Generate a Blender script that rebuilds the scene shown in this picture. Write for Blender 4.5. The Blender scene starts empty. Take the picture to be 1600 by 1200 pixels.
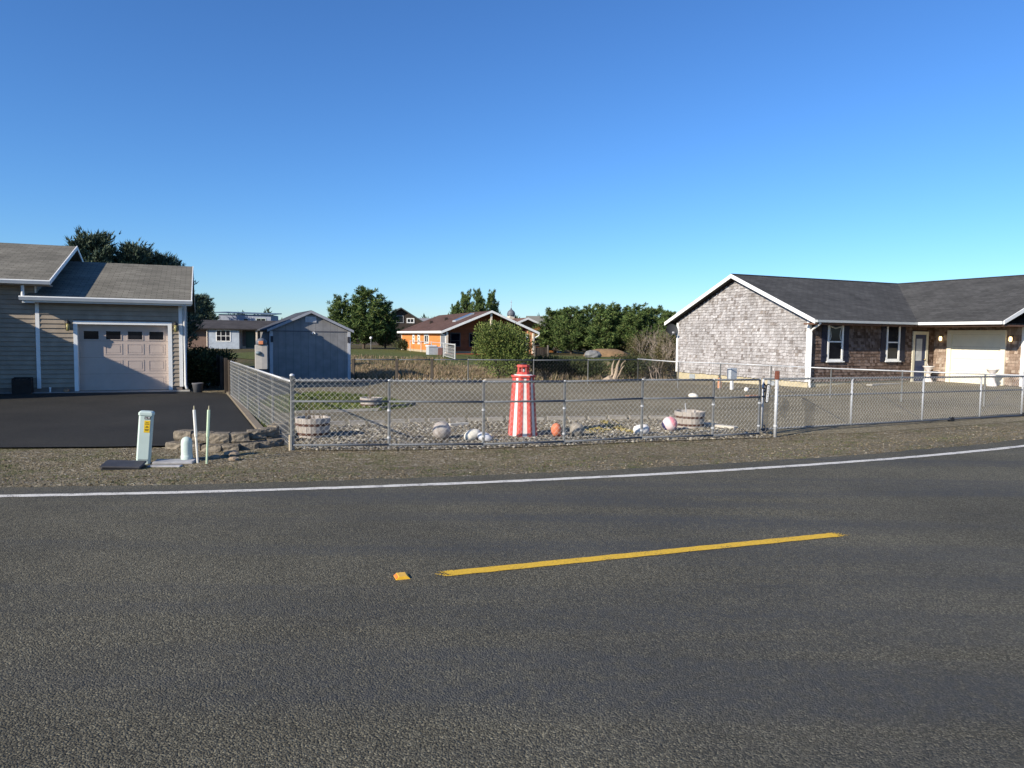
import bpy, random
from math import *
from mathutils import Vector, Matrix

S = bpy.context.scene
COL = S.collection
RN = random.Random(11)

# ------------------------------------------------------------------ camera geometry
EYE, FPX, PITCH, ROLL = 1.55, 1145.93, radians(3.714), radians(.69)

def ray(x, y):
    dx, dy = x - 800, y - 600
    c, s = cos(ROLL), sin(ROLL)
    a, b = c * dx + s * dy, -s * dx + c * dy
    return Vector((a, FPX * cos(PITCH) - b * sin(PITCH), -FPX * sin(PITCH) - b * cos(PITCH)))

def G(x, y, z=-.3):
    """survey: the point of the level z that is seen at (x, y) in the photograph"""
    v = ray(x, y)
    t = (z - EYE) / v.z
    return Vector((v.x * t, v.y * t, z))

def D(x, y, d):
    v = ray(x, y)
    return v * (d / v.y) + Vector((0, 0, EYE))

# road frame: t along, s across (white edge line is s = sw(t))
RA = radians(21)
RE1 = Vector((cos(RA), sin(RA)))
RE2 = Vector((-sin(RA), cos(RA)))

def sw(t):
    f = lambda u: .0140 * u * u - .172 * u + 7.625
    g = lambda u: .028 * u - .172
    if t < -5: return f(-5) + g(-5) * (t + 5)
    if t > 15: return f(15) + g(15) * (t - 15)
    return f(t)

def rd(t, q):
    """point at offset q from the white edge line"""
    e = .01
    g = (sw(t + e) - sw(t - e)) / (2 * e)
    n = Vector((-g, 1)).normalized()
    p = RE1 * (t + n.x * q) + RE2 * (sw(t) + n.y * q)
    return p

def smooth(a, b, x):
    x = min(1, max(0, (x - a) / (b - a)))
    return x * x * (3 - 2 * x)

def h(x, y):
    p = Vector((x, y))
    t, s = p.dot(RE1), p.dot(RE2)
    q = s - sw(t)
    if q > 0:
        z = -.014 - .286 * smooth(.25, 3.3, q)
        z -= .012 * max(0, min(17, y - 21)) * smooth(58, 40, y) if y > 21 else 0
    else:
        q2 = -6.2 - q
        z = -.014 - (.25 * smooth(.2, 4, q2) if q2 > 0 else 0)
    # the ground is made up level in front of the shingled house's garage
    u = (x - 11.933) * .912 + (y - 29.579) * .4103
    n = -(x - 11.933) * .4103 + (y - 29.579) * .912
    du = max(3.2 - u, 0, u - 16); dn = max(-4.6 - n, 0, n - .4)
    k = smooth(4.0, .3, (du * du + dn * dn) ** .5)
    return z + (-.222 - z) * k

def Gh(x, y):
    p = G(x, y)
    for _ in range(6):
        p = G(x, y, h(p.x, p.y))
    return p

# ------------------------------------------------------------------ materials
MATS = {}

class NG:
    def __init__(s, name):
        s.m = bpy.data.materials.new(name)
        s.m.use_nodes = True
        s.t = s.m.node_tree
        s.b = s.t.nodes['Principled BSDF']
        s.tc = s.n('ShaderNodeTexCoord')
        s.co = s.tc.outputs['Object']

    def n(s, ty, ins=None, **kw):
        nd = s.t.nodes.new(ty)
        for k, v in kw.items(): setattr(nd, k, v)
        for k, v in (ins or {}).items(): s.set(nd.inputs[k], v)
        return nd

    def set(s, sock, v):
        if isinstance(v, bpy.types.NodeSocket): s.t.links.new(v, sock)
        elif isinstance(v, (tuple, list)) and len(v) == 3 and sock.type == 'RGBA': sock.default_value = (*v, 1)
        else: sock.default_value = v

    def noise(s, scale, detail=4, rough=.55, co=None, dist=0):
        return s.n('ShaderNodeTexNoise', {'Vector': co or s.co, 'Scale': scale, 'Detail': detail, 'Roughness': rough, 'Distortion': dist}).outputs['Fac']

    def ramp(s, fac, stops):
        r = s.n('ShaderNodeValToRGB', {'Fac': fac})
        el = r.color_ramp.elements
        while len(el) < len(stops): el.new(.5)
        for e, (p, c) in zip(el, stops):
            e.position = p
            e.color = (*c, 1) if len(c) == 3 else c
        return r.outputs['Color']

    def val(s, fac, a, b, lo=0, hi=1):
        return s.n('ShaderNodeMapRange', {'Value': fac, 'From Min': lo, 'From Max': hi, 'To Min': a, 'To Max': b}).outputs['Result']

    def mix(s, fac, a, b, mode='MIX'):
        nd = s.n('ShaderNodeMix', data_type='RGBA', blend_type=mode)
        s.set(nd.inputs['Factor'], fac); s.set(nd.inputs['A'], a); s.set(nd.inputs['B'], b)
        return nd.outputs['Result']

    def mul(s, col, v):
        g = s.n('ShaderNodeCombineColor', {'Red': v, 'Green': v, 'Blue': v}).outputs['Color']
        return s.mix(1.0, col, g, 'MULTIPLY')

    def math(s, op, a, b=0.0):
        nd = s.n('ShaderNodeMath', operation=op)
        s.set(nd.inputs[0], a); s.set(nd.inputs[1], b)
        return nd.outputs[0]

    def island(s):
        return s.n('ShaderNodeNewGeometry').outputs['Random Per Island']

    def mapping(s, scale=(1, 1, 1), rot=(0, 0, 0)):
        return s.n('ShaderNodeMapping', {'Vector': s.co, 'Scale': scale, 'Rotation': rot}).outputs['Vector']

    def out(s, col, rough=.8, bump=None, strength=.3, dist=.01, metal=0, spec=.3):
        s.set(s.b.inputs['Base Color'], col)
        s.set(s.b.inputs['Roughness'], rough)
        s.set(s.b.inputs['Metallic'], metal)
        s.set(s.b.inputs['Specular IOR Level'], spec)
        if bump is not None:
            bp = s.n('ShaderNodeBump', {'Height': bump, 'Strength': strength, 'Distance': dist})
            s.t.links.new(bp.outputs['Normal'], s.b.inputs['Normal'])
        return s.m

def plain(name, col, rough=.7, var=.12, scale=6, bump=0, bscale=40, metal=0, isl=0, spec=.3):
    if name in MATS: return MATS[name]
    g = NG(name)
    v = g.val(g.noise(scale), 1 - var, 1 + var, .3, .7)
    c = g.mul(col, v)
    if isl: c = g.mul(c, g.val(g.island(), 1 - isl, 1 + isl))
    m = g.out(c, rough, g.noise(bscale) if bump else None, bump, .01, metal, spec)
    MATS[name] = m
    return m

def island_mat(name, stops, rough=.9, spec=.15, trans=0):
    if name in MATS: return MATS[name]
    g = NG(name)
    c = g.ramp(g.island(), stops)
    c = g.mul(c, g.val(g.noise(.6, 2), .75, 1.25, .3, .7))
    m = g.out(c, rough, spec=spec)
    MATS[name] = m
    return m

def asphalt(name, tone, scale, streak=True, warm=(1.13, 1.02, .71)):
    g = NG(name)
    vo = g.n('ShaderNodeTexVoronoi', {'Vector': g.co, 'Scale': scale, 'Randomness': 1.0})
    cellv = g.n('ShaderNodeSeparateColor', {'Color': vo.outputs['Color']}).outputs['Red']
    c = g.ramp(cellv, [(0, [tone * .45 * w for w in warm]), (.55, [tone * w for w in warm]), (.86, [tone * 1.5 * w for w in warm]), (1, [tone * 2.2 * w for w in warm])])
    fine = g.noise(scale * 2.3, 3)
    c = g.mul(c, g.val(fine, .7, 1.3, .3, .7))
    c = g.mul(c, g.val(g.noise(.55, 5, .6), .74, 1.22, .3, .7))
    if streak:
        mp = g.mapping((.10, 1.1, 1), (0, 0, -RA))
        st = g.noise(1.0, 4, .5, co=mp)
        k = g.val(st, 0, 1, .50, .62)
        k = g.math('MULTIPLY', k, g.val(g.noise(14, 4), .45, 1, .35, .6))
        c = g.mix(g.math('MULTIPLY', k, .72), c, (tone * .66, tone * .68, tone * .70))
    hgt = g.math('ADD', g.math('MULTIPLY', vo.outputs['Distance'], -1.0), g.math('MULTIPLY', fine, .4))
    return g.out(c, .85, hgt, .8, .007, spec=.25)

def gravel_mat(name, stops, scale, moss=None, bump=.8, big=.35):
    g = NG(name)
    wob = g.n('ShaderNodeVectorMath', {0: g.co, 1: g.n('ShaderNodeTexNoise', {'Vector': g.co, 'Scale': scale * .7}).outputs['Color']}, operation='ADD')
    vo = g.n('ShaderNodeTexVoronoi', {'Vector': g.co, 'Scale': scale})
    vo2 = g.n('ShaderNodeTexVoronoi', {'Vector': g.co, 'Scale': scale * .43})
    r1 = g.n('ShaderNodeSeparateColor', {'Color': vo.outputs['Color']}).outputs['Red']
    r2 = g.n('ShaderNodeSeparateColor', {'Color': vo2.outputs['Color']}).outputs['Green']
    pick = g.val(r2, 0, 1, .62, .66)
    c = g.ramp(g.mix(pick, r1, r2), stops)
    c = g.mul(c, g.val(g.noise(big, 5, .6), .78, 1.2, .3, .7))
    c = g.mul(c, g.val(g.noise(6, 4), .85, 1.15, .3, .7))
    if moss:
        k = g.val(g.noise(1.6, 6, .65), 0, 1, .50, .62)
        k2 = g.math('MULTIPLY', k, g.val(g.noise(22, 4), 0, 1, .42, .58))
        c = g.mix(g.math('MULTIPLY', k2, .8), c, moss)
    hgt = g.math('ADD', g.math('MULTIPLY', vo.outputs['Distance'], -1.0), g.math('MULTIPLY', vo2.outputs['Distance'], -1.2))
    return g.out(c, .92, hgt, bump, .02, spec=.12)

def roof_mat(name, col, swap=False, tab=.32, course=.15):
    """asphalt shingle roof; courses run along local x (or y when swap)"""
    g = NG(name)
    sp = g.n('ShaderNodeSeparateXYZ', {'Vector': g.co})
    a, b = ('Y', 'X') if swap else ('X', 'Y')
    v = g.n('ShaderNodeCombineXYZ', {'X': sp.outputs[a], 'Y': sp.outputs[b], 'Z': 0.0}).outputs['Vector']
    br = g.n('ShaderNodeTexBrick', {'Vector': v, 'Color1': [c * .82 for c in col], 'Color2': [c * 1.15 for c in col], 'Mortar': [c * .45 for c in col], 'Scale': 1.0, 'Mortar Size': .009, 'Mortar Smooth': .3, 'Bias': 0.0, 'Brick Width': tab, 'Row Height': course})
    c = g.mul(br.outputs['Color'], g.val(g.noise(60, 3), .75, 1.25, .3, .7))
    c = g.mul(c, g.val(g.noise(.9, 5, .6), .8, 1.2, .3, .7))
    return g.out(c, .95, br.outputs['Fac'], -.35, .01, spec=.15)

def boards_mat(name, col, pitch, axis='Z', var=.12, line=.35, off=0.0):
    """painted board cladding: narrow grooves along an axis, worn a little"""
    g = NG(name)
    sp = g.n('ShaderNodeSeparateXYZ', {'Vector': g.co}).outputs[axis]
    sp = g.math('ADD', sp, off + 20 * pitch)
    fr = g.math('FRACT', g.math('DIVIDE', sp, pitch))
    gr = g.val(fr, 1, 0, .03, .09)
    idx = g.math('FLOOR', g.math('DIVIDE', sp, pitch))
    wn = g.n('ShaderNodeTexWhiteNoise', {'W': idx}, noise_dimensions='1D').outputs['Value']
    c = g.mul(col, g.val(wn, 1 - var, 1 + var))
    c = g.mul(c, g.val(g.noise(3, 5), .85, 1.15, .3, .7))
    c = g.mix(g.math('MULTIPLY', gr, line), c, [k * .4 for k in col])
    return g.out(c, .8, gr, -.5, .012, spec=.2)

def glass_mat():
    if 'window glass' in MATS: return MATS['window glass']
    g = NG('window glass')
    c = g.ramp(g.noise(1.3, 2), [(.3, (.005, .006, .010)), (.7, (.018, .019, .024))])
    m = g.out(c, .06, spec=.16)
    MATS['window glass'] = m
    return m

def wood_mat(name, a, b, axis=2, scale=18):
    if name in MATS: return MATS[name]
    g = NG(name)
    sc = [scale] * 3
    sc[axis] = scale * .08
    mp = g.mapping(tuple(sc))
    n = g.noise(1, 6, .6, co=mp)
    c = g.ramp(n, [(.3, a), (.7, b)])
    c = g.mul(c, g.val(g.island(), .82, 1.15))
    m = g.out(c, .88, n, .3, .006, spec=.15)
    MATS[name] = m
    return m

# ------------------------------------------------------------------ mesh building
class MB:
    def __init__(s): s.v, s.f, s.sm = [], [], False
    def add(s, vs, fs):
        o = len(s.v)
        s.v += [tuple(v) for v in vs]
        s.f += [tuple(i + o for i in f) for f in fs]
        return s
    def box(s, x0, x1, y0, y1, z0, z1):
        vs = [(x, y, z) for z in (z0, z1) for y in (y0, y1) for x in (x0, x1)]
        return s.add(vs, [(0, 2, 3, 1), (4, 5, 7, 6), (0, 1, 5, 4), (2, 6, 7, 3), (0, 4, 6, 2), (1, 3, 7, 5)])
    def bevbox(s, x0, x1, y0, y1, z0, z1, b):
        """box with chamfered vertical and top edges"""
        def ring(i, z):
            return [(x0 + i + b, y0 + i, z), (x1 - i - b, y0 + i, z), (x1 - i, y0 + i + b, z), (x1 - i, y1 - i - b, z), (x1 - i - b, y1 - i, z), (x0 + i + b, y1 - i, z), (x0 + i, y1 - i - b, z), (x0 + i, y0 + i + b, z)]
        vs = ring(0, z0) + ring(0, z1 - b) + ring(b, z1)
        fs = [tuple(range(7, -1, -1)), tuple(range(16, 24))]
        for k in (0, 8): fs += [(k + i, k + (i + 1) % 8, k + 8 + (i + 1) % 8, k + 8 + i) for i in range(8)]
        return s.add(vs, fs)
    def obox(s, p, q, w, z0, z1):
        """box along the plan segment p-q, w wide, between heights z0 and z1"""
        p, q = Vector(p[:2]), Vector(q[:2])
        n = (q - p).normalized()
        n = Vector((-n.y, n.x)) * w / 2
        c = [p - n, q - n, q + n, p + n]
        vs = [(a.x, a.y, z0) for a in c] + [(a.x, a.y, z1) for a in c]
        return s.add(vs, [(3, 2, 1, 0), (4, 5, 6, 7), (0, 1, 5, 4), (1, 2, 6, 5), (2, 3, 7, 6), (3, 0, 4, 7)])
    def tube(s, pts, r, n=8, cap=True):
        pts = [Vector(p) for p in pts]
        rs = r if isinstance(r, (list, tuple)) else [r] * len(pts)
        vs, fs = [], []
        prev = None
        for i, p in enumerate(pts):
            d = (pts[min(i + 1, len(pts) - 1)] - pts[max(i - 1, 0)])
            d = d.normalized() if d.length > 1e-9 else Vector((0, 0, 1))
            a = Vector((0, 0, 1)) if abs(d.z) < .9 else Vector((1, 0, 0))
            u = d.cross(a).normalized()
            if prev is not None:
                u2 = prev - d * prev.dot(d)
                if u2.length > 1e-4: u = u2.normalized()
            prev = u
            w = d.cross(u)
            vs += [p + (u * cos(2 * pi * k / n) + w * sin(2 * pi * k / n)) * rs[i] for k in range(n)]
        for i in range(len(pts) - 1):
            fs += [(i * n + k, i * n + (k + 1) % n, (i + 1) * n + (k + 1) % n, (i + 1) * n + k) for k in range(n)]
        if cap:
            fs += [tuple(range(n - 1, -1, -1)), tuple(range((len(pts) - 1) * n, len(pts) * n))]
        return s.add(vs, fs)
    def lathe(s, prof, n=24, c=(0, 0), rot=0, squash=1):
        vs, fs = [], []
        for r, z in prof:
            vs += [(c[0] + r * cos(rot + 2 * pi * k / n), c[1] + squash * r * sin(rot + 2 * pi * k / n), z) for k in range(n)]
        for i in range(len(prof) - 1):
            fs += [(i * n + k, i * n + (k + 1) % n, (i + 1) * n + (k + 1) % n, (i + 1) * n + k) for k in range(n)]
        fs += [tuple(range(n - 1, -1, -1)), tuple(range((len(prof) - 1) * n, len(prof) * n))]
        return s.add(vs, fs)
    def prism(s, poly, d, o=None):
        """extrude a planar 3-D polygon by the vector d"""
        n = len(poly)
        P = [Vector(p) for p in poly]
        vs = P + [p + Vector(d) for p in P]
        fs = [tuple(range(n - 1, -1, -1)), tuple(range(n, 2 * n))]
        fs += [(k, (k + 1) % n, n + (k + 1) % n, n + k) for k in range(n)]
        return s.add(vs, fs)
    def ball(s, c, r, nu=14, nv=9, sc=(1, 1, 1), jit=0, rn=None):
        c = Vector(c)
        vs, fs = [c + Vector((0, 0, -r * sc[2]))], []
        for j in range(1, nv):
            th = pi * j / nv
            for k in range(nu):
                ph = 2 * pi * k / nu
                q = 1 + (rn.uniform(-jit, jit) if rn else 0)
                vs.append(c + Vector((r * sc[0] * sin(th) * cos(ph), r * sc[1] * sin(th) * sin(ph), -r * sc[2] * cos(th))) * q)
        vs.append(c + Vector((0, 0, r * sc[2])))
        fs += [(0, 1 + (k + 1) % nu, 1 + k) for k in range(nu)]
        for j in range(nv - 2):
            fs += [(1 + j * nu + k, 1 + j * nu + (k + 1) % nu, 1 + (j + 1) * nu + (k + 1) % nu, 1 + (j + 1) * nu + k) for k in range(nu)]
        t = len(vs) - 1
        fs += [(t, 1 + (nv - 2) * nu + k, 1 + (nv - 2) * nu + (k + 1) % nu) for k in range(nu)]
        return s.add(vs, fs)
    def build(s, name, mat, parent=None, smooth=False):
        me = bpy.data.meshes.new(name)
        me.from_pydata(s.v, [], s.f)
        me.validate()
        if smooth:
            me.shade_smooth()
        me.materials.append(mat)
        o = bpy.data.objects.new(name, me)
        COL.objects.link(o)
        if parent: o.parent = parent
        return o

def bx(*a): return MB().box(*a)

def tag(o, label=None, cat=None, group=None, kind=None):
    if label: o['label'] = label
    if cat: o['category'] = cat
    if group: o['group'] = group
    if kind: o['kind'] = kind
    return o

def thing(name, label, cat, loc=(0, 0, 0), rz=0, group=None):
    o = bpy.data.objects.new(name, None)
    COL.objects.link(o)
    o.empty_display_size = .2
    o.location = loc
    o.rotation_euler = (0, 0, rz)
    return tag(o, label, cat, group)

def copy_tree(o, parent=None):
    c = o.copy()
    COL.objects.link(c)
    if parent: c.parent = parent
    for ch in list(o.children): copy_tree(ch, c)
    return c

def each(name, items, mat, parent=None, smooth=False):
    return [i.build(name, mat, parent, smooth) for i in items]

# shared materials
WHITE = plain('white paint', (.80, .79, .76), .5, .05, 3)
GALV = plain('galvanised steel', (.52, .53, .54), .5, .12, 30, metal=.15, spec=.4)
RAILM = plain('shade-darkened rail steel', (.12, .13, .145), .65, .2, 25, metal=.1, spec=.3)  # rail steel coloured darker for the shade of the mesh in front
WIRE = plain('galvanised wire', (.52, .51, .48), .5, .1, 30, metal=.1, spec=.4)
CONC = plain('concrete', (.36, .34, .30), .9, .18, 4, .4, 60)
GLASS = glass_mat()
BLACK = plain('black plastic', (.02, .02, .022), .5, .1)

# ------------------------------------------------------------------ ground, road
def axis(lo, hi, st, far):
    a = [lo + st * i for i in range(int((hi - lo) / st) + 1)]
    k, x = st, a[-1]
    while x < far:
        k *= 1.35; x += k; a.append(x)
    k, x = st, a[0]
    while x > -far:
        k *= 1.35; x -= k; a.insert(0, x)
    return a

xs, ys = axis(-24, 30, .4, 2500), axis(-6, 62, .4, 2500)
m = MB()
m.v = [(x, y, h(x, y)) for y in ys for x in xs]
nx = len(xs)
m.f = [(j * nx + i, j * nx + i + 1, (j + 1) * nx + i + 1, (j + 1) * nx + i) for j in range(len(ys) - 1) for i in range(nx - 1)]
g = NG('ground of gravel and rough grass')
GRAV = [(0, (.046, .038, .022)), (.35, (.132, .104, .061)), (.7, (.192, .156, .096)), (.93, (.265, .225, .155)), (1, (.36, .33, .26))]
ground_m = gravel_mat('shoulder gravel with moss', GRAV, 56, moss=(.085, .098, .024))
# beyond the lot the ground turns to dry grass
nt = ground_m.node_tree
pr = nt.nodes['Principled BSDF']
old = pr.inputs['Base Color'].links[0].from_socket
g = NG.__new__(NG); g.m, g.t, g.b = ground_m, nt, pr
g.tc = [n for n in nt.nodes if n.bl_idname == 'ShaderNodeTexCoord'][0]; g.co = g.tc.outputs['Object']
yy = g.n('ShaderNodeSeparateXYZ', {'Vector': g.co}).outputs['Y']
grass_c = g.ramp(g.noise(.35, 6, .65), [(.3, (.05, .062, .02)), (.5, (.10, .085, .04)), (.7, (.16, .115, .06))])
pr_c = g.mix(g.val(yy, 0, 1, 29, 31), old, grass_c)
nt.links.new(pr_c, pr.inputs['Base Color'])
tag(m.build('ground', ground_m, smooth=True), kind='structure')

def ribbon(name, mat, t0, t1, q0, q1, z, step=.5, skirt=0, wob=0, rn=None):
    m = MB()
    n = max(2, int((t1 - t0) / step))
    for i in range(n + 1):
        t = t0 + (t1 - t0) * i / n
        w = (rn.uniform(-wob, wob), rn.uniform(-wob, wob)) if rn else (0, 0)
        a, b = rd(t, q0 + w[0]), rd(t, q1 + w[1])
        if skirt: m.v += [(a.x, a.y, z - skirt), (a.x, a.y, z), (b.x, b.y, z), (b.x, b.y, z - skirt)]
        else: m.v += [(a.x, a.y, z), (b.x, b.y, z)]
    k = 4 if skirt else 2
    for i in range(n):
        for j in range(k - 1):
            m.f.append((i * k + j, (i + 1) * k + j, (i + 1) * k + j + 1, i * k + j + 1))
    return tag(m.build(name, mat), kind='structure')

ROAD = asphalt('chip seal road', .086, 120)
ribbon('road', ROAD, -60, 90, -6.1, .42, 0, .2, .05, .035, random.Random(3))

def paint(name, col, wear):
    g = NG(name)
    vo = g.n('ShaderNodeTexVoronoi', {'Vector': g.co, 'Scale': 95.0})
    k = g.math('ADD', g.math('MULTIPLY', vo.outputs['Distance'], .55), g.math('MULTIPLY', g.noise(7, 5), .75))
    k = g.val(k, 0, 1, wear, wear + .12)
    c = g.mix(k, col, (.06, .055, .05))
    c = g.mul(c, g.val(g.noise(60, 3), .8, 1.15, .3, .7))
    return g.out(c, .7, vo.outputs['Distance'], -.4, .004)

ribbon('edge_line', paint('white road paint', (.66, .63, .56), .74), -60, 90, -.055, .055, .004, .12, 0, .009, random.Random(4))
# the yellow dash, with worn ends
ya, yb = G(712, 895.5, 0), G(1298, 836.8, 0)
yd = (yb - ya).normalized(); yn = Vector((-yd.y, yd.x, 0))
m = MB(); yr = random.Random(9); nyl = 44
for i in range(nyl + 1):
    p = ya + (yb - ya) * i / nyl + Vector((0, 0, .004))
    w = .052
    m.v += [tuple(p - yn * (w + yr.uniform(-.004, .004))), tuple(p + yn * (w + yr.uniform(-.004, .004)))]
m.f = [(2 * i, 2 * i + 2, 2 * i + 3, 2 * i + 1) for i in range(nyl)]
def chips(c, s_):
    for _ in range(150):
        a = abs(yr.gauss(0, .05)); b = yr.uniform(-.052, .052)
        q = c + yd * (s_ * a) + yn * b
        r = yr.uniform(.004, .011) * (1.3 - min(1, a / .2) * .8)
        an = yr.uniform(0, 6.3); k = len(m.v)
        m.v += [(q.x + r * cos(an + j * pi / 2) * yr.uniform(.6, 1.2), q.y + r * sin(an + j * pi / 2), .0045 + .0003 * yr.random()) for j in range(4)]
        m.f.append((k, k + 1, k + 2, k + 3))
chips(ya, -1); chips(yb, 1)
tag(m.build('centre_line_dash', paint('yellow road paint', (.68, .42, .035), .80)), kind='structure')
# raised reflector
p = G(628, 902, 0)
t = thing('road_reflector', 'small yellow raised reflector on the asphalt before the yellow dash', 'reflector', p, atan2(yd.y, yd.x))
YEL = plain('yellow reflector', (.75, .42, .03), .35, .1, 30)
mm = MB()
b0 = [(-.046, -.046, 0), (.046, -.046, 0), (.046, .046, 0), (-.046, .046, 0)]
b1 = [(-.026, -.042, .019), (.026, -.042, .019), (.026, .042, .019), (-.026, .042, .019)]
mm.add(b0 + b1, [(3, 2, 1, 0), (4, 5, 6, 7), (0, 1, 5, 4), (1, 2, 6, 5), (2, 3, 7, 6), (3, 0, 4, 7)]).build('housing', YEL, t)
MB().add([(-.0465, -.04, .006), (-.0465, .04, .006), (-.032, .034, .0165), (-.032, -.034, .0165)], [(0, 1, 2, 3)]).build('lens', plain('orange lens', (.8, .2, .02), .15, .1), t)

def sheet(name, mat, poly, off, kind='structure', cell=.8):
    """a plan polygon laid on the ground as a thin sheet"""
    import bmesh
    bm = bmesh.new()
    vs = [bm.verts.new((p[0], p[1], 0)) for p in poly]
    bm.faces.new(vs)
    X = [p[0] for p in poly]; Y = [p[1] for p in poly]
    for ax, lo, hi in ((0, min(X), max(X)), (1, min(Y), max(Y))):
        c = lo + cell
        while c < hi:
            no = (1, 0, 0) if ax == 0 else (0, 1, 0)
            co = (c, 0, 0) if ax == 0 else (0, c, 0)
            bmesh.ops.bisect_plane(bm, geom=bm.verts[:] + bm.edges[:] + bm.faces[:], plane_co=co, plane_no=no)
            c += cell
    bmesh.ops.recalc_face_normals(bm, faces=bm.faces[:])
    for v in bm.verts: v.co.z = h(v.co.x, v.co.y) + off
    for f in bm.faces:
        if f.normal.z < 0: f.normal_flip()
    me = bpy.data.meshes.new(name); bm.to_mesh(me); bm.free()
    me.materials.append(mat)
    o = bpy.data.objects.new(name, me); COL.objects.link(o)
    if kind: o['kind'] = kind
    return o

FENCE = [Vector((-3.49, 11.61)), Vector((-1.98, 11.79)), Vector((-.464, 12.05)), Vector((.904, 12.52)), Vector((2.339, 13.1)), Vector((3.741, 13.56)), Vector((4.75, 14.02))]
POLE = Vector((5.01, 13.85))
SIDE_FAR = Vector((-8.06, 21.03))
LOT = gravel_mat('fine brown lot gravel', [(0, (.093, .077, .047)), (.4, (.158, .133, .085)), (.8, (.212, .181, .118)), (1, (.30, .265, .185))], 60, bump=.45, big=.25)
lot_poly = [FENCE[0] + Vector((.05, .1))] + [p + Vector((0, .05)) for p in FENCE[1:]] + [Vector((7, 14.6)), Vector((11, 16.6)), Vector((16, 19)), Vector((30, 24)), Vector((30, 40)), Vector((14, 40)), Vector((5.5, 33.2)), Vector((4, 31.4)), Vector((0, 30.9)), Vector((-6, 29.9)), Vector((-9.8, 28.5)), SIDE_FAR + Vector((.1, 0))]
sheet('lot', LOT, lot_poly, .006)
# grass patch in the lot
GRASSY = NG('short lawn')
c = GRASSY.ramp(GRASSY.noise(2.2, 6, .6), [(.3, (.065, .078, .024)), (.55, (.105, .118, .036)), (.75, (.17, .14, .065))])
c = GRASSY.mul(c, GRASSY.val(GRASSY.noise(60, 4), .5, 1.5, .3, .7))
LAWN = GRASSY.out(c, .95, GRASSY.noise(70, 4), .8, .02, spec=.1)
lawn_px = [(459, 645), (520, 644.5), (585, 643), (630, 638), (648, 634), (640, 630), (618, 625), (596, 621), (560, 617), (500, 613), (440, 609)]
lawn_poly = [Gh(*p).xy for p in lawn_px]
lawn_poly = [Vector((p.x, p.y)) for p in lawn_poly]
lawn_poly[0] = Vector((-5.4, 17.0)); lawn_poly[-1] = Vector((-7.3, 20.6)); 
sheet('lawn', LAWN, lawn_poly, .012, cell=.6)
far_lawn = [(-16, 50), (-6, 47), (6, 47), (16, 50), (14, 66), (4, 72), (-4, 70), (-9, 90), (-24, 92), (-26, 60)]
sheet('far_lawn', LAWN, [Vector(p) for p in far_lawn], .03, cell=4)

# driveway of the tan house
DRIVE = asphalt('new driveway asphalt', .026, 120, False, (1.08, 1.0, .80))
GB = radians(22.812)
OB = Vector((-14.116, 21.836, 0))
def bpt(u, n): return Vector((OB.x + u * cos(GB) - n * sin(GB), OB.y + u * sin(GB) + n * cos(GB)))
k0, k1 = Gh(352, 616.3).xy, Gh(400, 677).xy
drive_poly = [bpt(-10, -.55), bpt(4.1, -.55), Vector(k0), Vector(k1), Gh(404, 684).xy, Gh(330, 694).xy, Gh(270, 699).xy, Gh(150, 701).xy, Gh(0, 702).xy, Vector((-14, 11.1)), Vector((-20, 11.5))]
sheet('driveway', DRIVE, [Vector(p) for p in drive_poly], .03)
m = MB()
a = [bpt(-10, -.6), bpt(4.12, -.6), bpt(4.12, .2), bpt(-10, .2)]
m.prism([(p.x, p.y, -.45) for p in a], (0, 0, .17))
tag(m.build('apron', CONC), kind='structure')
# kerb between driveway and side fence
kd = (Vector(k1) - Vector(k0)).normalized()
m = MB(); kn = Vector((kd.y, -kd.x))
if kn.x < 0: kn = -kn
ka, kb = Vector(k0) + kn * .1, Vector(k1) + kn * .1
m.obox(ka, kb, .13, -.5, -.232)
tag(m.build('kerb', plain('pale kerb', (.20, .165, .12), .9, .2, 5, .4, 50)), kind='structure')

# gravel bed behind the front fence: bed of pebbles (uncountable)
bed_px = [(470, 704), (540, 704.5), (608, 704), (700, 703), (755, 702), (881, 697), (1002, 691), (1113, 687.5), (1205, 684.5), (1205, 676), (1150, 669), (1110, 657), (1050, 655), (1000, 656.5), (900, 657), (780, 659), (700, 660), (610, 662), (520, 665), (500, 668), (462, 668)]
bed_poly = [Vector(Gh(*p).xy) for p in bed_px]
BEDM = gravel_mat('grey bed gravel', [(0, (.05, .043, .03)), (.5, (.14, .122, .09)), (1, (.30, .27, .22))], 34)
sheet('gravel_bed', BEDM, bed_poly, .012, cell=.5)

def inside(p, poly):
    c = False
    for i in range(len(poly)):
        a, b = poly[i], poly[i - 1]
        if (a.y > p.y) != (b.y > p.y) and p.x < (b.x - a.x) * (p.y - a.y) / (b.y - a.y) + a.x: c = not c
    return c

ICO_V = []
ph = (1 + 5 ** .5) / 2
for a, b in ((1, ph), (-1, ph), (1, -ph), (-1, -ph)): ICO_V += [(0, a, b), (a, b, 0), (b, 0, a)]
ICO_V = [Vector(v).normalized() for v in ICO_V]
ICO_F = []
for i in range(12):
    for j in range(i + 1, 12):
        for k in range(j + 1, 12):
            a, b, c = ICO_V[i], ICO_V[j], ICO_V[k]
            if max((a - b).length, (b - c).length, (a - c).length) < 1.06:
                ICO_F.append((i, j, k) if (b - a).cross(c - a).dot(a) > 0 else (i, k, j))

def pebble(m, p, r, rn):
    sx, sy, sz = r * rn.uniform(.7, 1.3), r * rn.uniform(.7, 1.3), r * rn.uniform(.45, .8)
    a = rn.uniform(0, 6.3); ca, sa = cos(a), sin(a)
    m.add([(p[0] + (v.x * sx * ca - v.y * sy * sa), p[1] + (v.x * sx * sa + v.y * sy * ca), p[2] + v.z * sz) for v in ICO_V], ICO_F)

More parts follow.
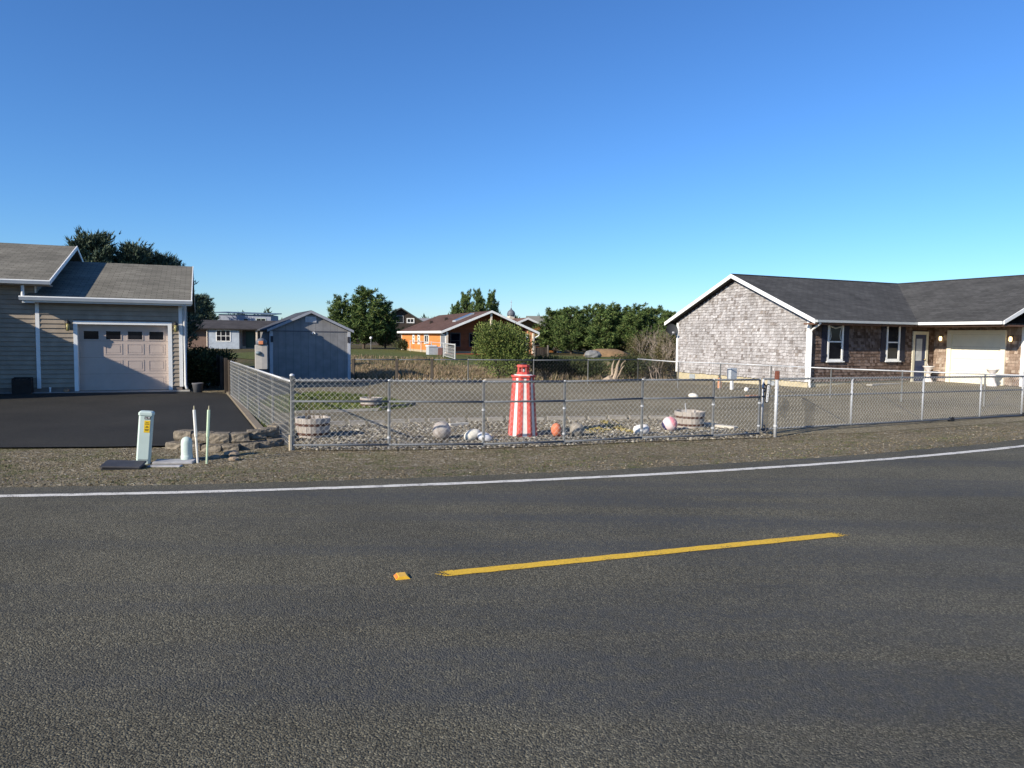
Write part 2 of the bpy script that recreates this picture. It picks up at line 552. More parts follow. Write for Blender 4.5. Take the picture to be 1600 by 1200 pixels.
rn = random.Random(5)
m = MB()
X = [p.x for p in bed_poly]; Y = [p.y for p in bed_poly]
cnt = 0
while cnt < 9000:
    q = Vector((rn.uniform(min(X), max(X)), rn.uniform(min(Y), max(Y))))
    if inside(q, bed_poly):
        r = rn.choice((.014, .018, .022, .03))
        pebble(m, (q.x, q.y, h(q.x, q.y) + .012 + r * .15), r, rn); cnt += 1
PEB = island_mat('bed pebbles', [(0, (.06, .05, .034)), (.4, (.16, .138, .10)), (.8, (.25, .222, .17)), (1, (.46, .43, .36))], .85)
tag(m.build('pebbles', PEB), kind='stuff')
# loose stones and short weeds on the shoulder
DP = [Vector(a) for a in drive_poly]
m = MB(); w = MB()
cnt = 0
while cnt < 9000:
    tt, q = rn.uniform(-7, 16), rn.uniform(.3, 4.6)
    p = rd(tt, q)
    if inside(Vector(p), bed_poly): continue
    if inside(Vector(p), DP) and rn.random() < .82: continue
    r = rn.choice((.006, .008, .010, .013)) * (1.6 if rn.random() < .03 else 1)
    pebble(m, (p.x, p.y, h(p.x, p.y) + r * .2 + (.03 if inside(Vector(p), DP) else 0)), r, rn); cnt += 1
tag(m.build('shoulder_gravel', island_mat('shoulder stones', [(0, (.050, .040, .024)), (.5, (.155, .122, .074)), (.93, (.23, .192, .13)), (1, (.36, .33, .27))], .9)), kind='stuff')

def blade(m, p, hgt, lean, az, wd):
    d = Vector((cos(az), sin(az), 0)); n = Vector((-d.y, d.x, 0))
    a = Vector(p); b = a + d * lean * .4 + Vector((0, 0, hgt * .6)); c = a + d * lean + Vector((0, 0, hgt))
    m.add([a - n * wd, a + n * wd, b + n * wd * .8, b - n * wd * .8, c], [(0, 1, 2, 3), (3, 2, 4)])

cnt = 0
while cnt < 420:
    tt, q = rn.uniform(-7, 12), rn.uniform(.35, 3.4)
    p = rd(tt, q)
    dens = .5 + .5 * sin(tt * 1.3 + 1.0) * cos(q * 2.1)
    if rn.random() > dens: continue
    cnt += 1
    for _ in range(rn.randint(6, 16)):
        x, y = p.x + rn.gauss(0, .05), p.y + rn.gauss(0, .05)
        blade(w, (x, y, h(x, y)), rn.uniform(.008, .028), rn.uniform(.005, .025), rn.uniform(0, 6.3), .003)
for _ in range(2600):        # weeds along the side fence and kerb
    k = rn.random()
    c = Vector(k0) * (1 - k) + Vector(k1) * k + kn * (.2 + abs(rn.gauss(0, .12)))
    blade(w, (c.x, c.y, h(c.x, c.y)), rn.uniform(.03, .16) * (1.3 if .3 < k < .7 else .8), rn.uniform(0, .06), rn.uniform(0, 6.3), .006)
tag(w.build('weeds', island_mat('weed blades', [(0, (.035, .055, .012)), (.6, (.08, .11, .03)), (1, (.16, .14, .06))])), kind='stuff')

# lawn blades
w = MB(); cnt = 0
X = [p.x for p in lawn_poly]; Y = [p.y for p in lawn_poly]
while cnt < 9000:
    q = Vector((rn.uniform(min(X), max(X)), rn.uniform(min(Y), max(Y))))
    if inside(q, lawn_poly):
        blade(w, (q.x, q.y, h(q.x, q.y) + .01), rn.uniform(.03, .08), rn.uniform(0, .04), rn.uniform(0, 6.3), .007); cnt += 1
tag(w.build('grass', island_mat('lawn blades', [(0, (.045, .072, .014)), (.6, (.088, .122, .028)), (1, (.18, .165, .065))])), kind='stuff')

# dry field grass beyond the back fence
w = MB()
for _ in range(9500):
    d = rn.triangular(31.5, 62, 34); px = rn.uniform(430, 1060)
    p = D(px, 560, d)
    if p.y < 31.2 + .12 * p.x + (.8 if p.x < 4 else 1.6): continue
    if px > 838 and p.y < 43 and rn.random() < .93: continue
    lush = sin(p.x * .9) + sin(p.y * 1.1 + p.x * .4)
    if -6 < p.x < 9 and p.y > 47 and rn.random() < .9: continue
    H = rn.uniform(.11, .28) * (1.35 if lush > .4 else .75)
    for _ in range(9):
        x, y = p.x + rn.gauss(0, .16), p.y + rn.gauss(0, .16)
        blade(w, (x, y, h(x, y)), H * rn.uniform(.6, 1.2), H * rn.uniform(.3, 1.3), rn.uniform(0, 6.3), .006 + .0002 * d)
tag(w.build('field_grass', island_mat('dry field grass', [(0, (.11, .11, .045)), (.3, (.19, .155, .085)), (.65, (.275, .20, .125)), (1, (.34, .25, .165))])), kind='stuff')
# ------------------------------------------------------------------ chain link fences
def wires(m, p, q, z0a, z1a, z0b, z1b, pitch=.045, r=.0021, n=3):
    """woven diamond mesh between plan points p and q"""
    p, q = Vector(p[:2]), Vector(q[:2])
    L = (q - p).length; d = (q - p) / L; nn = Vector((-d.y, d.x))
    N = int(L / pitch)
    for k in range(N):
        pts = []
        f0 = k * pitch / L
        z0 = z0a + (z0b - z0a) * f0; z1 = z1a + (z1b - z1a) * f0
        M = int((z1 - z0) / pitch)
        for i in range(M + 1):
            a = k * pitch + (pitch if (i + k) % 2 else 0)
            w = nn * (.004 if i % 2 else -.004)
            c = p + d * a + w
            pts.append((c.x, c.y, z0 + i * pitch))
        m.tube(pts, r, n, cap=False)

def post_mb(p, z0, z1, r, cap=True, n=10):
    prof = [(r, z0), (r, z1)]
    if cap: prof += [(r * 1.1, z1), (r * 1.1, z1 + r * .5), (r * .7, z1 + r * .95), (r * .1, z1 + r * 1.1)]
    return MB().lathe(prof, n, p)

def rail(m, p, q, za, zb, r, n=8): m.tube([(p[0], p[1], za), (q[0], q[1], zb)], r, n)

# front fence along the shoulder
fr = thing('chain_link_fence', 'galvanised chain link front fence between the gravel bed and the roadside shoulder', 'fence', (FENCE[0].x, FENCE[0].y, -.3))
fr_loc = Vector((FENCE[0].x, FENCE[0].y, -.3))
def L(p): return Vector((p[0] - fr_loc.x, p[1] - fr_loc.y))
FZ = [.81, .81, .80, .79, .80, .79, .78]
FZ = [z + .3 for z in FZ]
for i, p in enumerate(FENCE):
    r = .036 if i == 0 else .024
    post_mb(L(p), -.05, FZ[i] + (.07 if i == 0 else .0), r, True).build('post', GALV, fr, True)
for nm, dz in (('top_rail', 0), ('middle_rail', -.33), ('bottom_rail', -1.03)):
    m = MB()
    for i in range(6):
        n_ = Vector((0, -.03)) if nm != 'top_rail' else Vector((0, 0))
        rail(m, L(FENCE[i]) + n_, L(FENCE[i + 1]) + n_, FZ[i] + dz, FZ[i + 1] + dz, .02 if nm == 'top_rail' else .017)
    m.build(nm, RAILM, fr, True)
m = MB()
for i in range(6): wires(m, L(FENCE[i]) + Vector((0, -.035)), L(FENCE[i + 1]) + Vector((0, -.035)), .03, FZ[i] + .055, .03, FZ[i + 1] + .055)
m.build('wire_mesh', WIRE, fr)
for p in FENCE[1:]:
    for dz in (.62, .18): MB().lathe([(.031, dz), (.031, dz + .03)], 10, L(p)).build('clamp', GALV, fr)
# tie stake at the corner post
p = G(452.5, 704)
t = MB().bevbox(-.012, .012, -.008, .008, -.05, .25, .004).build('survey_stake', wood_mat('pale stake wood', (.42, .34, .22), (.6, .5, .36)))
t.location = (p.x, p.y, -.3)
tag(t, 'short pale wooden stake against the foot of the corner fence post', 'stake')

# side fence towards the tan house
sf = thing('chain_link_fence', 'chain link side fence running back along the black driveway', 'fence', (SIDE_FAR.x, SIDE_FAR.y, -.32))
sl = Vector((SIDE_FAR.x, SIDE_FAR.y, -.32))
A_, B_ = Vector((0, 0)), Vector((FENCE[0].x - sl.x, FENCE[0].y - sl.y)) * .993
for k in (0.0, .2, .4, .6, .8):
    c = A_.lerp(B_, k)
    post_mb(c, -.05, 1.05 + .06 * k, .024).build('post', GALV, sf, True)
m = MB(); rail(m, A_, B_, 1.05, 1.11, .02); m.build('top_rail', GALV, sf, True)
m = MB(); wires(m, A_ + Vector((-.03, -.02)), B_ + Vector((-.03, -.02)), .03, 1.10, .03, 1.16); m.build('wire_mesh', plain('bright galvanised wire', (.40, .385, .345), .6, .1, 30, metal=.1, spec=.3), sf)
m = MB(); rail(m, A_ + Vector((.03, 0)), B_ + Vector((.03, 0)), .06, .08, .006, 5); m.build('tension_wire', GALV, sf)

# dark board fence continuing the line
bf = thing('board_fence', 'dark weathered board fence beyond the far end of the slanting chain link', 'fence', (SIDE_FAR.x - .05, SIDE_FAR.y + .1, -.35))
DWOOD = wood_mat('dark weathered boards', (.035, .028, .022), (.085, .068, .055))
dv = Vector((-.43, .90)).normalized()
for k in range(4):
    c = dv * (k * 1.9)
    MB().obox(c - dv * .045, c + dv * .045, .09, -.1, 1.12).build('post', DWOOD, bf)
m = MB()
for k in range(38):
    c = dv * (.07 + k * .15) + Vector((.06, .03))
    m.obox(c, c + dv * .138, .02, .02, 1.06 + .015 * sin(k * 2.3))
m.build('boards', DWOOD, bf)

# back fence: behind the lot, then towards the shingled house drive
BK = [G(552, 561.5, .60).xy, G(620, 562, .60).xy, G(675, 562, .60).xy, G(731.5, 562, .60).xy, G(834, 562.8, .60).xy, G(919, 562.5, .6).xy, G(997, 562, .6).xy]
BK = [Vector(p) for p in BK]
BK2 = [BK[-1]] + [Vector(G(x, y, .63).xy) for x, y in ((1060, 565.6), (1126, 567.8), (1205, 571.2))] + [Vector((10.43, 23.96)), Vector((11.99, 22.51)), Vector((13.6, 21.06)), Vector((15.4, 19.5))]
def simple_fence(name, label, P, ztop, cat='fence', pitch=.06, wm=WIRE, dark=()):
    o = thing(name, label, cat, (P[0].x, P[0].y, -.3))
    loc = Vector((P[0].x, P[0].y))
    Q = [p - loc for p in P]
    Z = [ztop - (-.3)] * len(P)
    for i, q in enumerate(Q):
        z0 = h(P[i].x, P[i].y) + .3
        if i in dark: MB().bevbox(q.x - .055, q.x + .055, q.y - .05, q.y + .05, z0 - .1, Z[i] + .03, .01).build('wooden_post', wood_mat('dark post wood', (.045, .038, .032), (.10, .085, .07)), o)
        else: post_mb(q, z0 - .1, Z[i], .024).build('post', GALV, o, True)
    m = MB()
    for i in range(len(Q) - 1): rail(m, Q[i], Q[i + 1], Z[i], Z[i + 1], .02)
    m.build('top_rail', RAILM if dark else GALV, o, True)  # back rail lies in shade, so it takes the darkened steel
    m = MB()
    for i in range(len(Q) - 1): wires(m, Q[i], Q[i + 1], h(P[i].x, P[i].y) + .33, Z[i] + .03, h(P[i + 1].x, P[i + 1].y) + .33, Z[i + 1] + .03, pitch, .002)
    m.build('wire_mesh', wm, o)
    return o
DWIRE = plain('dull dark wire', (.16, .16, .16), .5, .1, 30, metal=.3)
simple_fence('chain_link_fence', 'thin chain link back fence in front of the dry grass field', BK, .60, pitch=.075, wm=DWIRE, dark=(0, 1, 2))
simple_fence('chain_link_fence', 'chain link fence crossing in front of the shingled gable wall towards its driveway', BK2, .63, pitch=.07, wm=DWIRE)

# rolling gate and its pole
GA, GBp = Vector((4.86, 14.16)), Vector((15.6, 19.72))
gd = (GBp - GA).normalized()
gt = thing('driveway_gate', 'long chain link rolling driveway gate right of the rust capped pole', 'gate', (GA.x, GA.y, -.3))
GLn = (GBp - GA).length
stops = [0, 2.55, 4.92, 7.1, 8.85, GLn]
def gp_(a, off=0): 
    n = Vector((gd.y, -gd.x))
    return gd * a + n * off
gz = lambda a: 1.085 - .0085 * a
for a in stops:
    c = gp_(a, .0)
    MB().lathe([(.021, .07), (.021, gz(a))], 10, c).build('stile', GALV, gt, True)
for nm, dz, rr in (('top_rail', 0, .021), ('middle_rail', -.335, .017), ('bottom_rail', -.975, .021)):
    m = MB(); rail(m, gp_(0), gp_(GLn), gz(0) + dz, gz(GLn) + dz, rr); m.build(nm, RAILM, gt, True)
m = MB(); wires(m, gp_(0, .026), gp_(GLn, .026), .1, gz(0) + .04, .1, gz(GLn) + .04); m.build('wire_mesh', WIRE, gt)
m = MB()
for a0, a1, up in ((0.2, 2.5, 0), (2.6, 4.9, 0), (7.1, 8.85, 1)):
    z = (gz(a0) - .02, .12) if not up else (.12, gz(a1) - .02)
    MB().tube([(*gp_(a0, -.03), z[0]), (*gp_(a1, -.03), z[1])], .005, 5).build('tension_rod', DWIRE, gt)
for a in (8.95, 6.0): MB().tube([(*gp_(a, -.035), .04), (*gp_(a, .035), .04)], .075, 14).build('wheel', BLACK, gt)
LT = plain('dark steel', (.09, .09, .10), .5, .2, 20, metal=.5)
for z0, z1, o0 in ((.83, 1.0, -.02), (.70, .80, .02), (.02, .2, 0)):
    c = gp_(.03, 0); m = MB()
    m.tube([(c.x + o0, c.y - .03, z0), (c.x + .05, c.y - .05, (z0 + z1) / 2), (c.x + o0, c.y - .03, z1)], .017, 6)
    m.tube([(c.x - .05, c.y - .03, (z0 + z1) / 2), (c.x + .07, c.y - .03, (z0 + z1) / 2 - .03)], .014, 6)
    m.build('latch', LT, gt)
po = thing('gate_pole', 'white steel gate pole with a rusty brown cap', 'pole', (POLE.x, POLE.y, -.3))
MB().lathe([(.030, -.1), (.030, 1.14)], 14).build('pole', plain('white galvanised pole', (.46, .47, .48), .5, .12, 20, metal=.1), po, True)
MB().bevbox(-.038, .038, -.038, .038, 1.10, 1.26, .01).build('cap', plain('rusty brown cap', (.16, .055, .035), .8, .3, 30), po)
for z in (.92, .62, .2): MB().lathe([(.038, z), (.038, z + .03)], 14).build('band', GALV, po)
# number plaque hanging by the pole
pl = thing('number_plaque', 'narrow black and white vertical house number plaque hanging on the gate', 'sign', (*D(1199.5, 615, 13.95).xy, D(1199.5, 615, 13.95).z), radians(16))
pl.rotation_euler = (0, radians(5), radians(18))
def capsule(w, hh, n=8):
    pts = [(w * cos(pi * k / n), hh + w * sin(pi * k / n)) for k in range(n + 1)]
    return pts + [(-a, -b) for a, b in pts]
MB().prism([(a, 0, b) for a, b in capsule(.045, .14)], (0, .014, 0)).build('backing', BLACK, pl)
MB().prism([(a, -.004, b) for a, b in capsule(.026, .14)], (0, .003, 0)).build('face', WHITE, pl)
DG = []                                        # worn digits, no longer readable
for i, zc in enumerate((.125, .075, .025, -.025, -.075, -.125)):
    w = .010; m = MB(); DG.append(m)
    m.box(-w, w, -.006, -.0045, zc + .009, zc + .014)
    if i % 2 == 0: m.box(.004, .010, -.0062, -.0047, zc - .014, zc + .009)
    else: m.box(-w, -.004, -.0062, -.0047, zc - .014, zc + .009)
    if i % 3: m.box(-w, w, -.0058, -.0043, zc - .014, zc - .010)
each('digit', DG, BLACK, pl)

# ------------------------------------------------------------------ utilities on the shoulder
MINT = plain('pale green plastic', (.49, .58, .53), .5, .06, 4)
p = Gh(224, 724.3)
t = thing('telephone_pedestal', 'tall pale green utility pedestal with a yellow warning sticker', 'utility pedestal', p, radians(18))
t.rotation_euler = (0, radians(4.5), radians(18))
m = MB()
m.bevbox(-.088, .088, -.075, .075, -.06, .70, .022)
m.build('body', MINT, t)
MB().bevbox(-.096, .096, -.083, .083, .69, .745, .02).build('cap', MINT, t)
MB().box(-.06, .06, -.0785, -.0752, .05, .075).build('base_slot', plain('grey slot', (.25, .3, .28), .6), t)
MB().box(-.012, .062, -.0775, -.0752, .45, .62).build('sticker', plain('yellow sticker', (.72, .47, .02), .5, .06), t)
m = MB()
for z, w in ((.585, .02), (.565, .028), (.535, .012), (.52, .02), (.49, .026), (.475, .02)): m.box(.025 - w, .025 + w, -.0785, -.0776, z, z + .008)
m.build('sticker_print', BLACK, t)
MB().box(-.012, .066, -.0775, -.0752, .635, .675).build('name_plate', BLACK, t)
m = MB()
for x in (0, .016, .034, .05): m.box(x, x + .004, -.0785, -.0776, .642, .668)
m.box(.004, .012, -.0785, -.0776, .642, .647); m.box(.034, .054, -.0786, -.0777, .662, .668)
m.build('plate_print', WHITE, t)
p = Gh(292, 721)
t = thing('dome_pedestal', 'short pale green pedestal with a rounded dome top', 'utility pedestal', p)
MB().lathe([(.078, -.05), (.078, .10), (.0765, .104), (.0765, .108), (.076, .28)] + [(.076 * cos(a), .28 + .08 * sin(a)) for a in (.3, .6, .9, 1.2, 1.45)], 24).build('dome', MINT, t, True)
MB().lathe([(.081, -.05), (.081, .085), (.079, .09)], 24).build('base_ring', MINT, t, True)
for (x0, y0, x1, y1, lab, mt) in ((309, 723.5, 303, 634, 'thin white plastic marker stake leaning left with a frayed top', plain('white stake', (.72, .70, .64), .5, .08)),
                             (323, 724.5, 326.5, 634, 'thin pale green plastic marker stake standing right of the white one', plain('green stake', (.50, .62, .44), .5, .08))):
    p = Gh(x0, y0)
    top = D(x1, y1, p.y)
    t = thing('marker_stake', lab, 'stake', p, 0, 'marker stakes by the pedestals')
    d = top - p
    m = MB(); m.tube([-d * .06, d * .45, d * .47, d * .93], [.014, .015, .021, .021], 6); m.build('shaft', mt, t)
    m = MB(); m.tube([d * .93, d], [.013, .009], 5); m.build('tip', plain('frayed tip', (.33, .3, .2), .8, .2) if 'white' in lab else mt, t)
p = Gh(193, 732)
t = thing('valve_box', 'black plastic ground box with a tilted lid beside the pedestal foot', 'utility box', p, radians(12))
MB().bevbox(-.24, .24, -.15, .15, -.08, .045, .02).build('box', BLACK, t)
m = MB().bevbox(-.25, .25, -.16, .16, 0, .022, .008); o = m.build('lid', plain('charcoal lid', (.045, .045, .05), .6, .2), t); o.location = (0, 0, .05); o.rotation_euler = (radians(6), radians(3), 0)
MB().bevbox(-.1, .1, .17, .22, .0, .075, .01).build('tab', plain('grey plastic', (.36, .38, .4), .5, .1), t)
p = Gh(268, 725)
t = tag(MB().bevbox(-.27, .27, -.11, .11, -.04, .025, .008).build('ground_slab', plain('pale grey slab', (.30, .30, .31), .9, .25, 7)), 'flat pale grey slab lying on the ground between the two green pedestals', 'slab')
t.location = p + Vector((0, .1, .01)); t.rotation_euler = (radians(3), 0, radians(8))
p = Gh(258, 729)
t = tag(MB().bevbox(-.22, .22, -.06, .06, -.03, .02, .008).build('ground_slab', plain('pale grey slab', (.30, .30, .31), .9, .25, 7)), 'narrow grey strip of slab in the gravel just in front of the larger slab', 'slab')
t.location = p; t.rotation_euler = (radians(-2), 0, radians(5))

# retaining wall of split concrete blocks
BLOCK = NG('split block')
c = BLOCK.mul((.21, .18, .14), BLOCK.val(BLOCK.noise(9, 6, .65), .55, 1.45, .3, .7))
c = BLOCK.mul(c, BLOCK.val(BLOCK.island(), .8, 1.2))
BLOCK = BLOCK.out(c, .95, BLOCK.noise(28, 6, .7), .9, .03, spec=.1)
rw = thing('retaining_wall', 'curved two course wall of split concrete blocks at the driveway corner', 'wall', Gh(350, 706))
rl = Gh(350, 706)
def block_mb(ang, w, hh, dp, rn):
    m = MB()
    f = [(-w / 2, -dp / 2), (-w / 4, -dp / 2 - .02), (0, -dp / 2 - .03), (w / 4, -dp / 2 - .02), (w / 2, -dp / 2), (w / 2 - .03, dp / 2), (-w / 2 + .03, dp / 2)]
    rows = (0, .035, hh * .5, hh - .03, hh)
    for j, z in enumerate(rows):
        for i, (x, y) in enumerate(f):
            ins = .016 if j in (0, 4) else 0
            jj = (rn.uniform(-.011, .011), rn.uniform(-.014, .014)) if i < 5 else (0, 0)
            x2, y2 = x * (1 - ins * 3), y + (ins if y < 0 else 0)
            m.v.append(((x2 + jj[0]) * cos(ang) - (y2 + jj[1]) * sin(ang), (x2 + jj[0]) * sin(ang) + (y2 + jj[1]) * cos(ang), z))
    n = 7
    for j in range(4): m.f += [(j * n + i, j * n + (i + 1) % n, (j + 1) * n + (i + 1) % n, (j + 1) * n + i) for i in range(n)]
    m.f += [tuple(range(n - 1, -1, -1)), tuple(range(28, 35))]
    return m
bl = [[(270, 702, -12), (296, 704.5, -5), (327, 706.5, 2), (354, 706, 8), (384, 702.5, 20), (406, 700, 32), (424, 697, 50), (436, 692, 70)],
      [(284, 699, -9), (313, 702, 0), (340, 703, 5), (369, 702, 15), (394, 697.5, 30), (414, 694, 45), (428, 688, 68), (433, 683, 95)]]
for cI, row in enumerate(bl):
    for (x, y, a) in row:
        p = Gh(x, y) + Vector((0, .16, 0)) - rl
        o = block_mb(radians(a), .30, .155, .22, rn).build('block', BLOCK, rw)
        o.location = (p.x, p.y, -.06 + cI * .157 + rn.uniform(-.006, .006))
for x, y, s_ in ((362, 712, .09), (365, 719, .06), (337, 716, .06)):
    p = Gh(x, y)
    m = MB(); m.ball((0, 0, s_ * .3), s_, 9, 6, (1.3, .9, .6), .12, rn)
    o = tag(m.build('rock', plain('tan rock', (.27, .21, .15), .9, .25, 12, .5, 25)), {362: 'tan broken rock at the foot of the block wall', 365: 'small flat tan stone on the gravel below the block wall', 337: 'small tan stone beside the green marker stake'}[x], 'rock')
    o.location = p

# ------------------------------------------------------------------ ornaments in the gravel bed
p = Gh(816.5, 681)
t = thing('lighthouse_ornament', 'red and white striped wooden lighthouse taller than the fence', 'lighthouse ornament', p, radians(8))
REDP = plain('red paint', (.56, .085, .070), .75, .24, 6)
RW = plain('white board paint', (.72, .69, .65), .75, .14, 6)
Z0, Z1, R0, R1 = 0, 1.10, .272, .196
oc = pi / 8
MB().lathe([(R0, Z0), (R1, Z1)], 8, rot=oc).build('tower_body', RW, t)
for k in range(8):
    m = MB()
    a = oc + 2 * pi * k / 8
    w = .062
    def pt(R, da, off, z):
        c = Vector((cos(a), sin(a))) * (R + off); e = Vector((cos(a + da), sin(a + da))) * R - Vector((cos(a), sin(a))) * R
        e = e.normalized() * w * (R / R0) ** .5 if da else e
        return (c.x + e.x, c.y + e.y, z)
    sec = lambda R, z: [pt(R, 2 * pi / 8, .010, z), pt(R, 0, .012, z), pt(R, -2 * pi / 8, .010, z), pt(R, 0, -.04, z)]
    vs = sec(R0, Z0) + sec(R1, Z1)
    m.add(vs, [(0, 1, 5, 4), (1, 2, 6, 5), (2, 3, 7, 6), (3, 0, 4, 7), (3, 2, 1, 0), (4, 5, 6, 7)])
    m.build('corner_board', REDP, t)
MB().lathe([(R1 + .035, Z1), (R1 + .04, Z1 + .012), (R1 + .035, Z1 + .035)], 8, rot=oc).build('gallery_rim', REDP, t)
MB().lathe([(R1 - .01, Z1 + .035), (R1 - .04, Z1 + .05)], 8, rot=oc).build('gallery_deck', RW, t)
MB().lathe([(.125, Z1 + .045), (.125, Z1 + .085), (.11, Z1 + .09)], 8, rot=oc).build('lantern_base', REDP, t)
m = MB()
for k in range(8): m.tube([(.098 * cos(oc + k * pi / 4), .098 * sin(oc + k * pi / 4), Z1 + .085), (.098 * cos(oc + k * pi / 4), .098 * sin(oc + k * pi / 4), Z1 + .19)], .013, 6)
m.build('lantern_bars', REDP, t)
MB().lathe([(.03, Z1 + .085), (.045, Z1 + .1), (.045, Z1 + .15), (.02, Z1 + .17)], 12).build('lamp', plain('clear lamp', (.5, .5, .48), .15, .05), t, True)
MB().lathe([(.125, Z1 + .185), (.13, Z1 + .2), (.12, Z1 + .225), (.1, Z1 + .23)], 8, rot=oc).build('lantern_roof', REDP, t)
MB().lathe([(.065, Z1 + .228), (.06, Z1 + .25), (.03, Z1 + .262)], 12).build('roof_cap', BLACK, t, True)

WOODB = wood_mat('weathered barrel staves', (.30, .26, .225), (.52, .47, .425))
RUST = plain('rusted iron', (.075, .036, .026), .85, .3, 30, .3)
SOIL = plain('dark soil', (.03, .023, .017), .95, .3, 20, .6, 60)
def barrel(label, p, R1, R0, H, stick=False, twigs=False):
    t = thing('barrel_planter', label, 'planter', p, .3, 'half barrel planters')
    n = 22
    m = MB()
    for k in range(n):
        a0, a1 = 2 * pi * k / n + .012, 2 * pi * (k + 1) / n - .012
        def ring(z, R): return [(R * cos(a0), R * sin(a0), z), (R * cos(a1), R * sin(a1), z), ((R - .035) * cos(a1), (R - .035) * sin(a1), z), ((R - .035) * cos(a0), (R - .035) * sin(a0), z)]
        dz = RN.uniform(-.006, .006)
        vs = ring(-.03, R0) + ring(H * .5, R0 + (R1 - R0) * .66) + ring(H + dz, R1)
        fs = []
        for j in (0, 4): fs += [(j + i, j + (i + 1) % 4, j + 4 + (i + 1) % 4, j + 4 + i) for i in range(4)]
        m.add(vs, fs + [(8, 9, 10, 11)])
    m.build('staves', WOODB, t)
    for z in (.22, .68):
        R = R0 + (R1 - R0) * (.1 + z * .9) + .004
        MB().lathe([(R, H * z - .022), (R + .004, H * z - .02), (R + .006, H * z + .02), (R + .002, H * z + .022)], 28).build('hoop', RUST, t)
    MB().lathe([(R1 - .06, H * .5), (R1 - .045, H * .82), (R1 - .12, H * .86), (.02, H * .88)], 20).build('soil', SOIL, t, True)
    if stick:
        m = MB(); m.tube([(-.05, .05, H * .8), (-.10, .02, H + .16)], .012, 6); m.build('stick', GALV, t)
    if twigs:
        m = MB()
        for _ in range(14):
            a, r = RN.uniform(0, 6.3), RN.uniform(0, R1 * .6)
            x, y = r * cos(a), r * sin(a)
            m.tube([(x, y, H * .8), (x + RN.uniform(-.06, .06), y + RN.uniform(-.05, .05), H + RN.uniform(.05, .4))], [.006, .002], 4)
        m.build('dead_stems', plain('dead stems', (.14, .10, .06), .9, .2), t)
barrel('weathered half barrel planter beside the corner fence post', Gh(489, 683), .31, .265, .36, twigs=True)
barrel('small half barrel planter standing on the lawn patch', Gh(580, 635), .29, .25, .235, twigs=True)
barrel('half barrel planter with a metal stick behind the pink float', Gh(1077, 668), .315, .275, .345, stick=True)

def place(o, p, z=0, rot=(0, 0, 0)):
    o.location = (p[0], p[1], p[2] + z); o.rotation_euler = rot; return o
def fl(label, mb, mat, p, z, rot=(0, 0, 0), grp='old fishing floats in the gravel bed'):
    return place(tag(mb.build('fishing_float', mat, smooth=True), label, 'float', grp), p, z, rot)
g = NG('weathered grey float')
c = g.ramp(g.noise(7, 6, .65), [(.3, (.22, .19, .165)), (.55, (.40, .36, .33)), (.7, (.52, .48, .45))])
OLDF = g.out(c, .85, g.noise(40, 4), .3, .008, spec=.2)
fl('large round weathered grey fishing float with pale top left of the white ones', MB().ball((0, 0, 0), .165, 24, 16), OLDF, Gh(690, 686), .155)
WF = plain('old white float', (.68, .64, .55), .7, .22, 8)
fl('bulky white float lying next to a fence post, upper of a touching pair', MB().ball((0, 0, 0), .12, 20, 12, (1.35, .85, .85)), WF, Gh(738, 688), .095, (0, radians(-18), .3))
fl('low white float with a grey end, lower of a touching pair', MB().ball((0, 0, 0), .10, 20, 12, (1.35, .9, .85)), plain('greyed white float', (.58, .58, .60), .5, .2, 6), Gh(757, 690), .08, (0, radians(15), -.2))
t = thing('fishing_float', 'egg shaped faded orange buoy right of the lighthouse', 'float', Gh(869, 682), 0, 'old fishing floats in the gravel bed')
MB().ball((0, 0, .125), .105, 22, 14, (.92, .92, 1.2)).build('body', plain('faded orange', (.60, .18, .09), .7, .22, 9), t, True)
m = MB(); m.tube([(.06, -.06, .03), (.1, -.07, .015), (.13, -.05, .03)], .016, 6); m.build('eye', plain('orange eye', (.55, .10, .05), .6), t, True)
fl('dark grey round float just right of the orange buoy', MB().ball((0, 0, 0), .132, 22, 14, (1, 1, 1.06)), plain('dark grey float', (.25, .225, .19), .8, .2, 9, .1, 30), Gh(901, 682.5), .13)
t = thing('fishing_float', 'small white cylindrical float tied to the yellow rope', 'float', Gh(1002, 679), radians(8), 'old fishing floats in the gravel bed')
o = MB().lathe([(.05, -.15), (.08, -.13), (.1, -.05), (.1, .06), (.085, .12), (.04, .14)], 18).build('body', plain('white foam float', (.70, .67, .64), .8, .16, 9), t, True)
o.rotation_euler = (0, radians(84), 0); o.location = (0, 0, .095)
o = MB().lathe([(.086, .115), (.06, .145), (.05, .15)], 18).build('end_cap', plain('pink float end', (.5, .27, .26), .7, .1), t, True)
o.rotation_euler = (0, radians(84), 0); o.location = (0, 0, .095)
t = thing('fishing_float', 'round pink and white float with a navy band', 'float', Gh(1046, 673.5), 0, 'old fishing floats in the gravel bed')
def cap_ball(a0, a1, r):
    return MB().lathe([(r * sin(a0 + (a1 - a0) * k / 8) + .001, -r * cos(a0 + (a1 - a0) * k / 8)) for k in range(9)], 22)
rotv = (radians(12), radians(58), 0)
for nm, a0, a1, mt in (('navy_end', 0.02, .95, plain('navy float', (.035, .03, .10), .5)), ('white_band', .95, 2.0, plain('pinkish white float', (.72, .56, .56), .65, .18)), ('pink_end', 2.0, 3.12, plain('pink float', (.70, .26, .30), .55, .1))):
    o = cap_ball(a0, a1, .15).build(nm, mt, t, True); o.location = (0, 0, .14); o.rotation_euler = rotv
t = place(tag(MB().ball((0, 0, 0), .095, 18, 10, (1.6, .9, .9)).build('fishing_float', WF, smooth=True), 'lone white oblong float out on the open gravel lot', 'float', 'old fishing floats in the gravel bed'), Gh(1083, 623), .09, (0, radians(8), -.1))
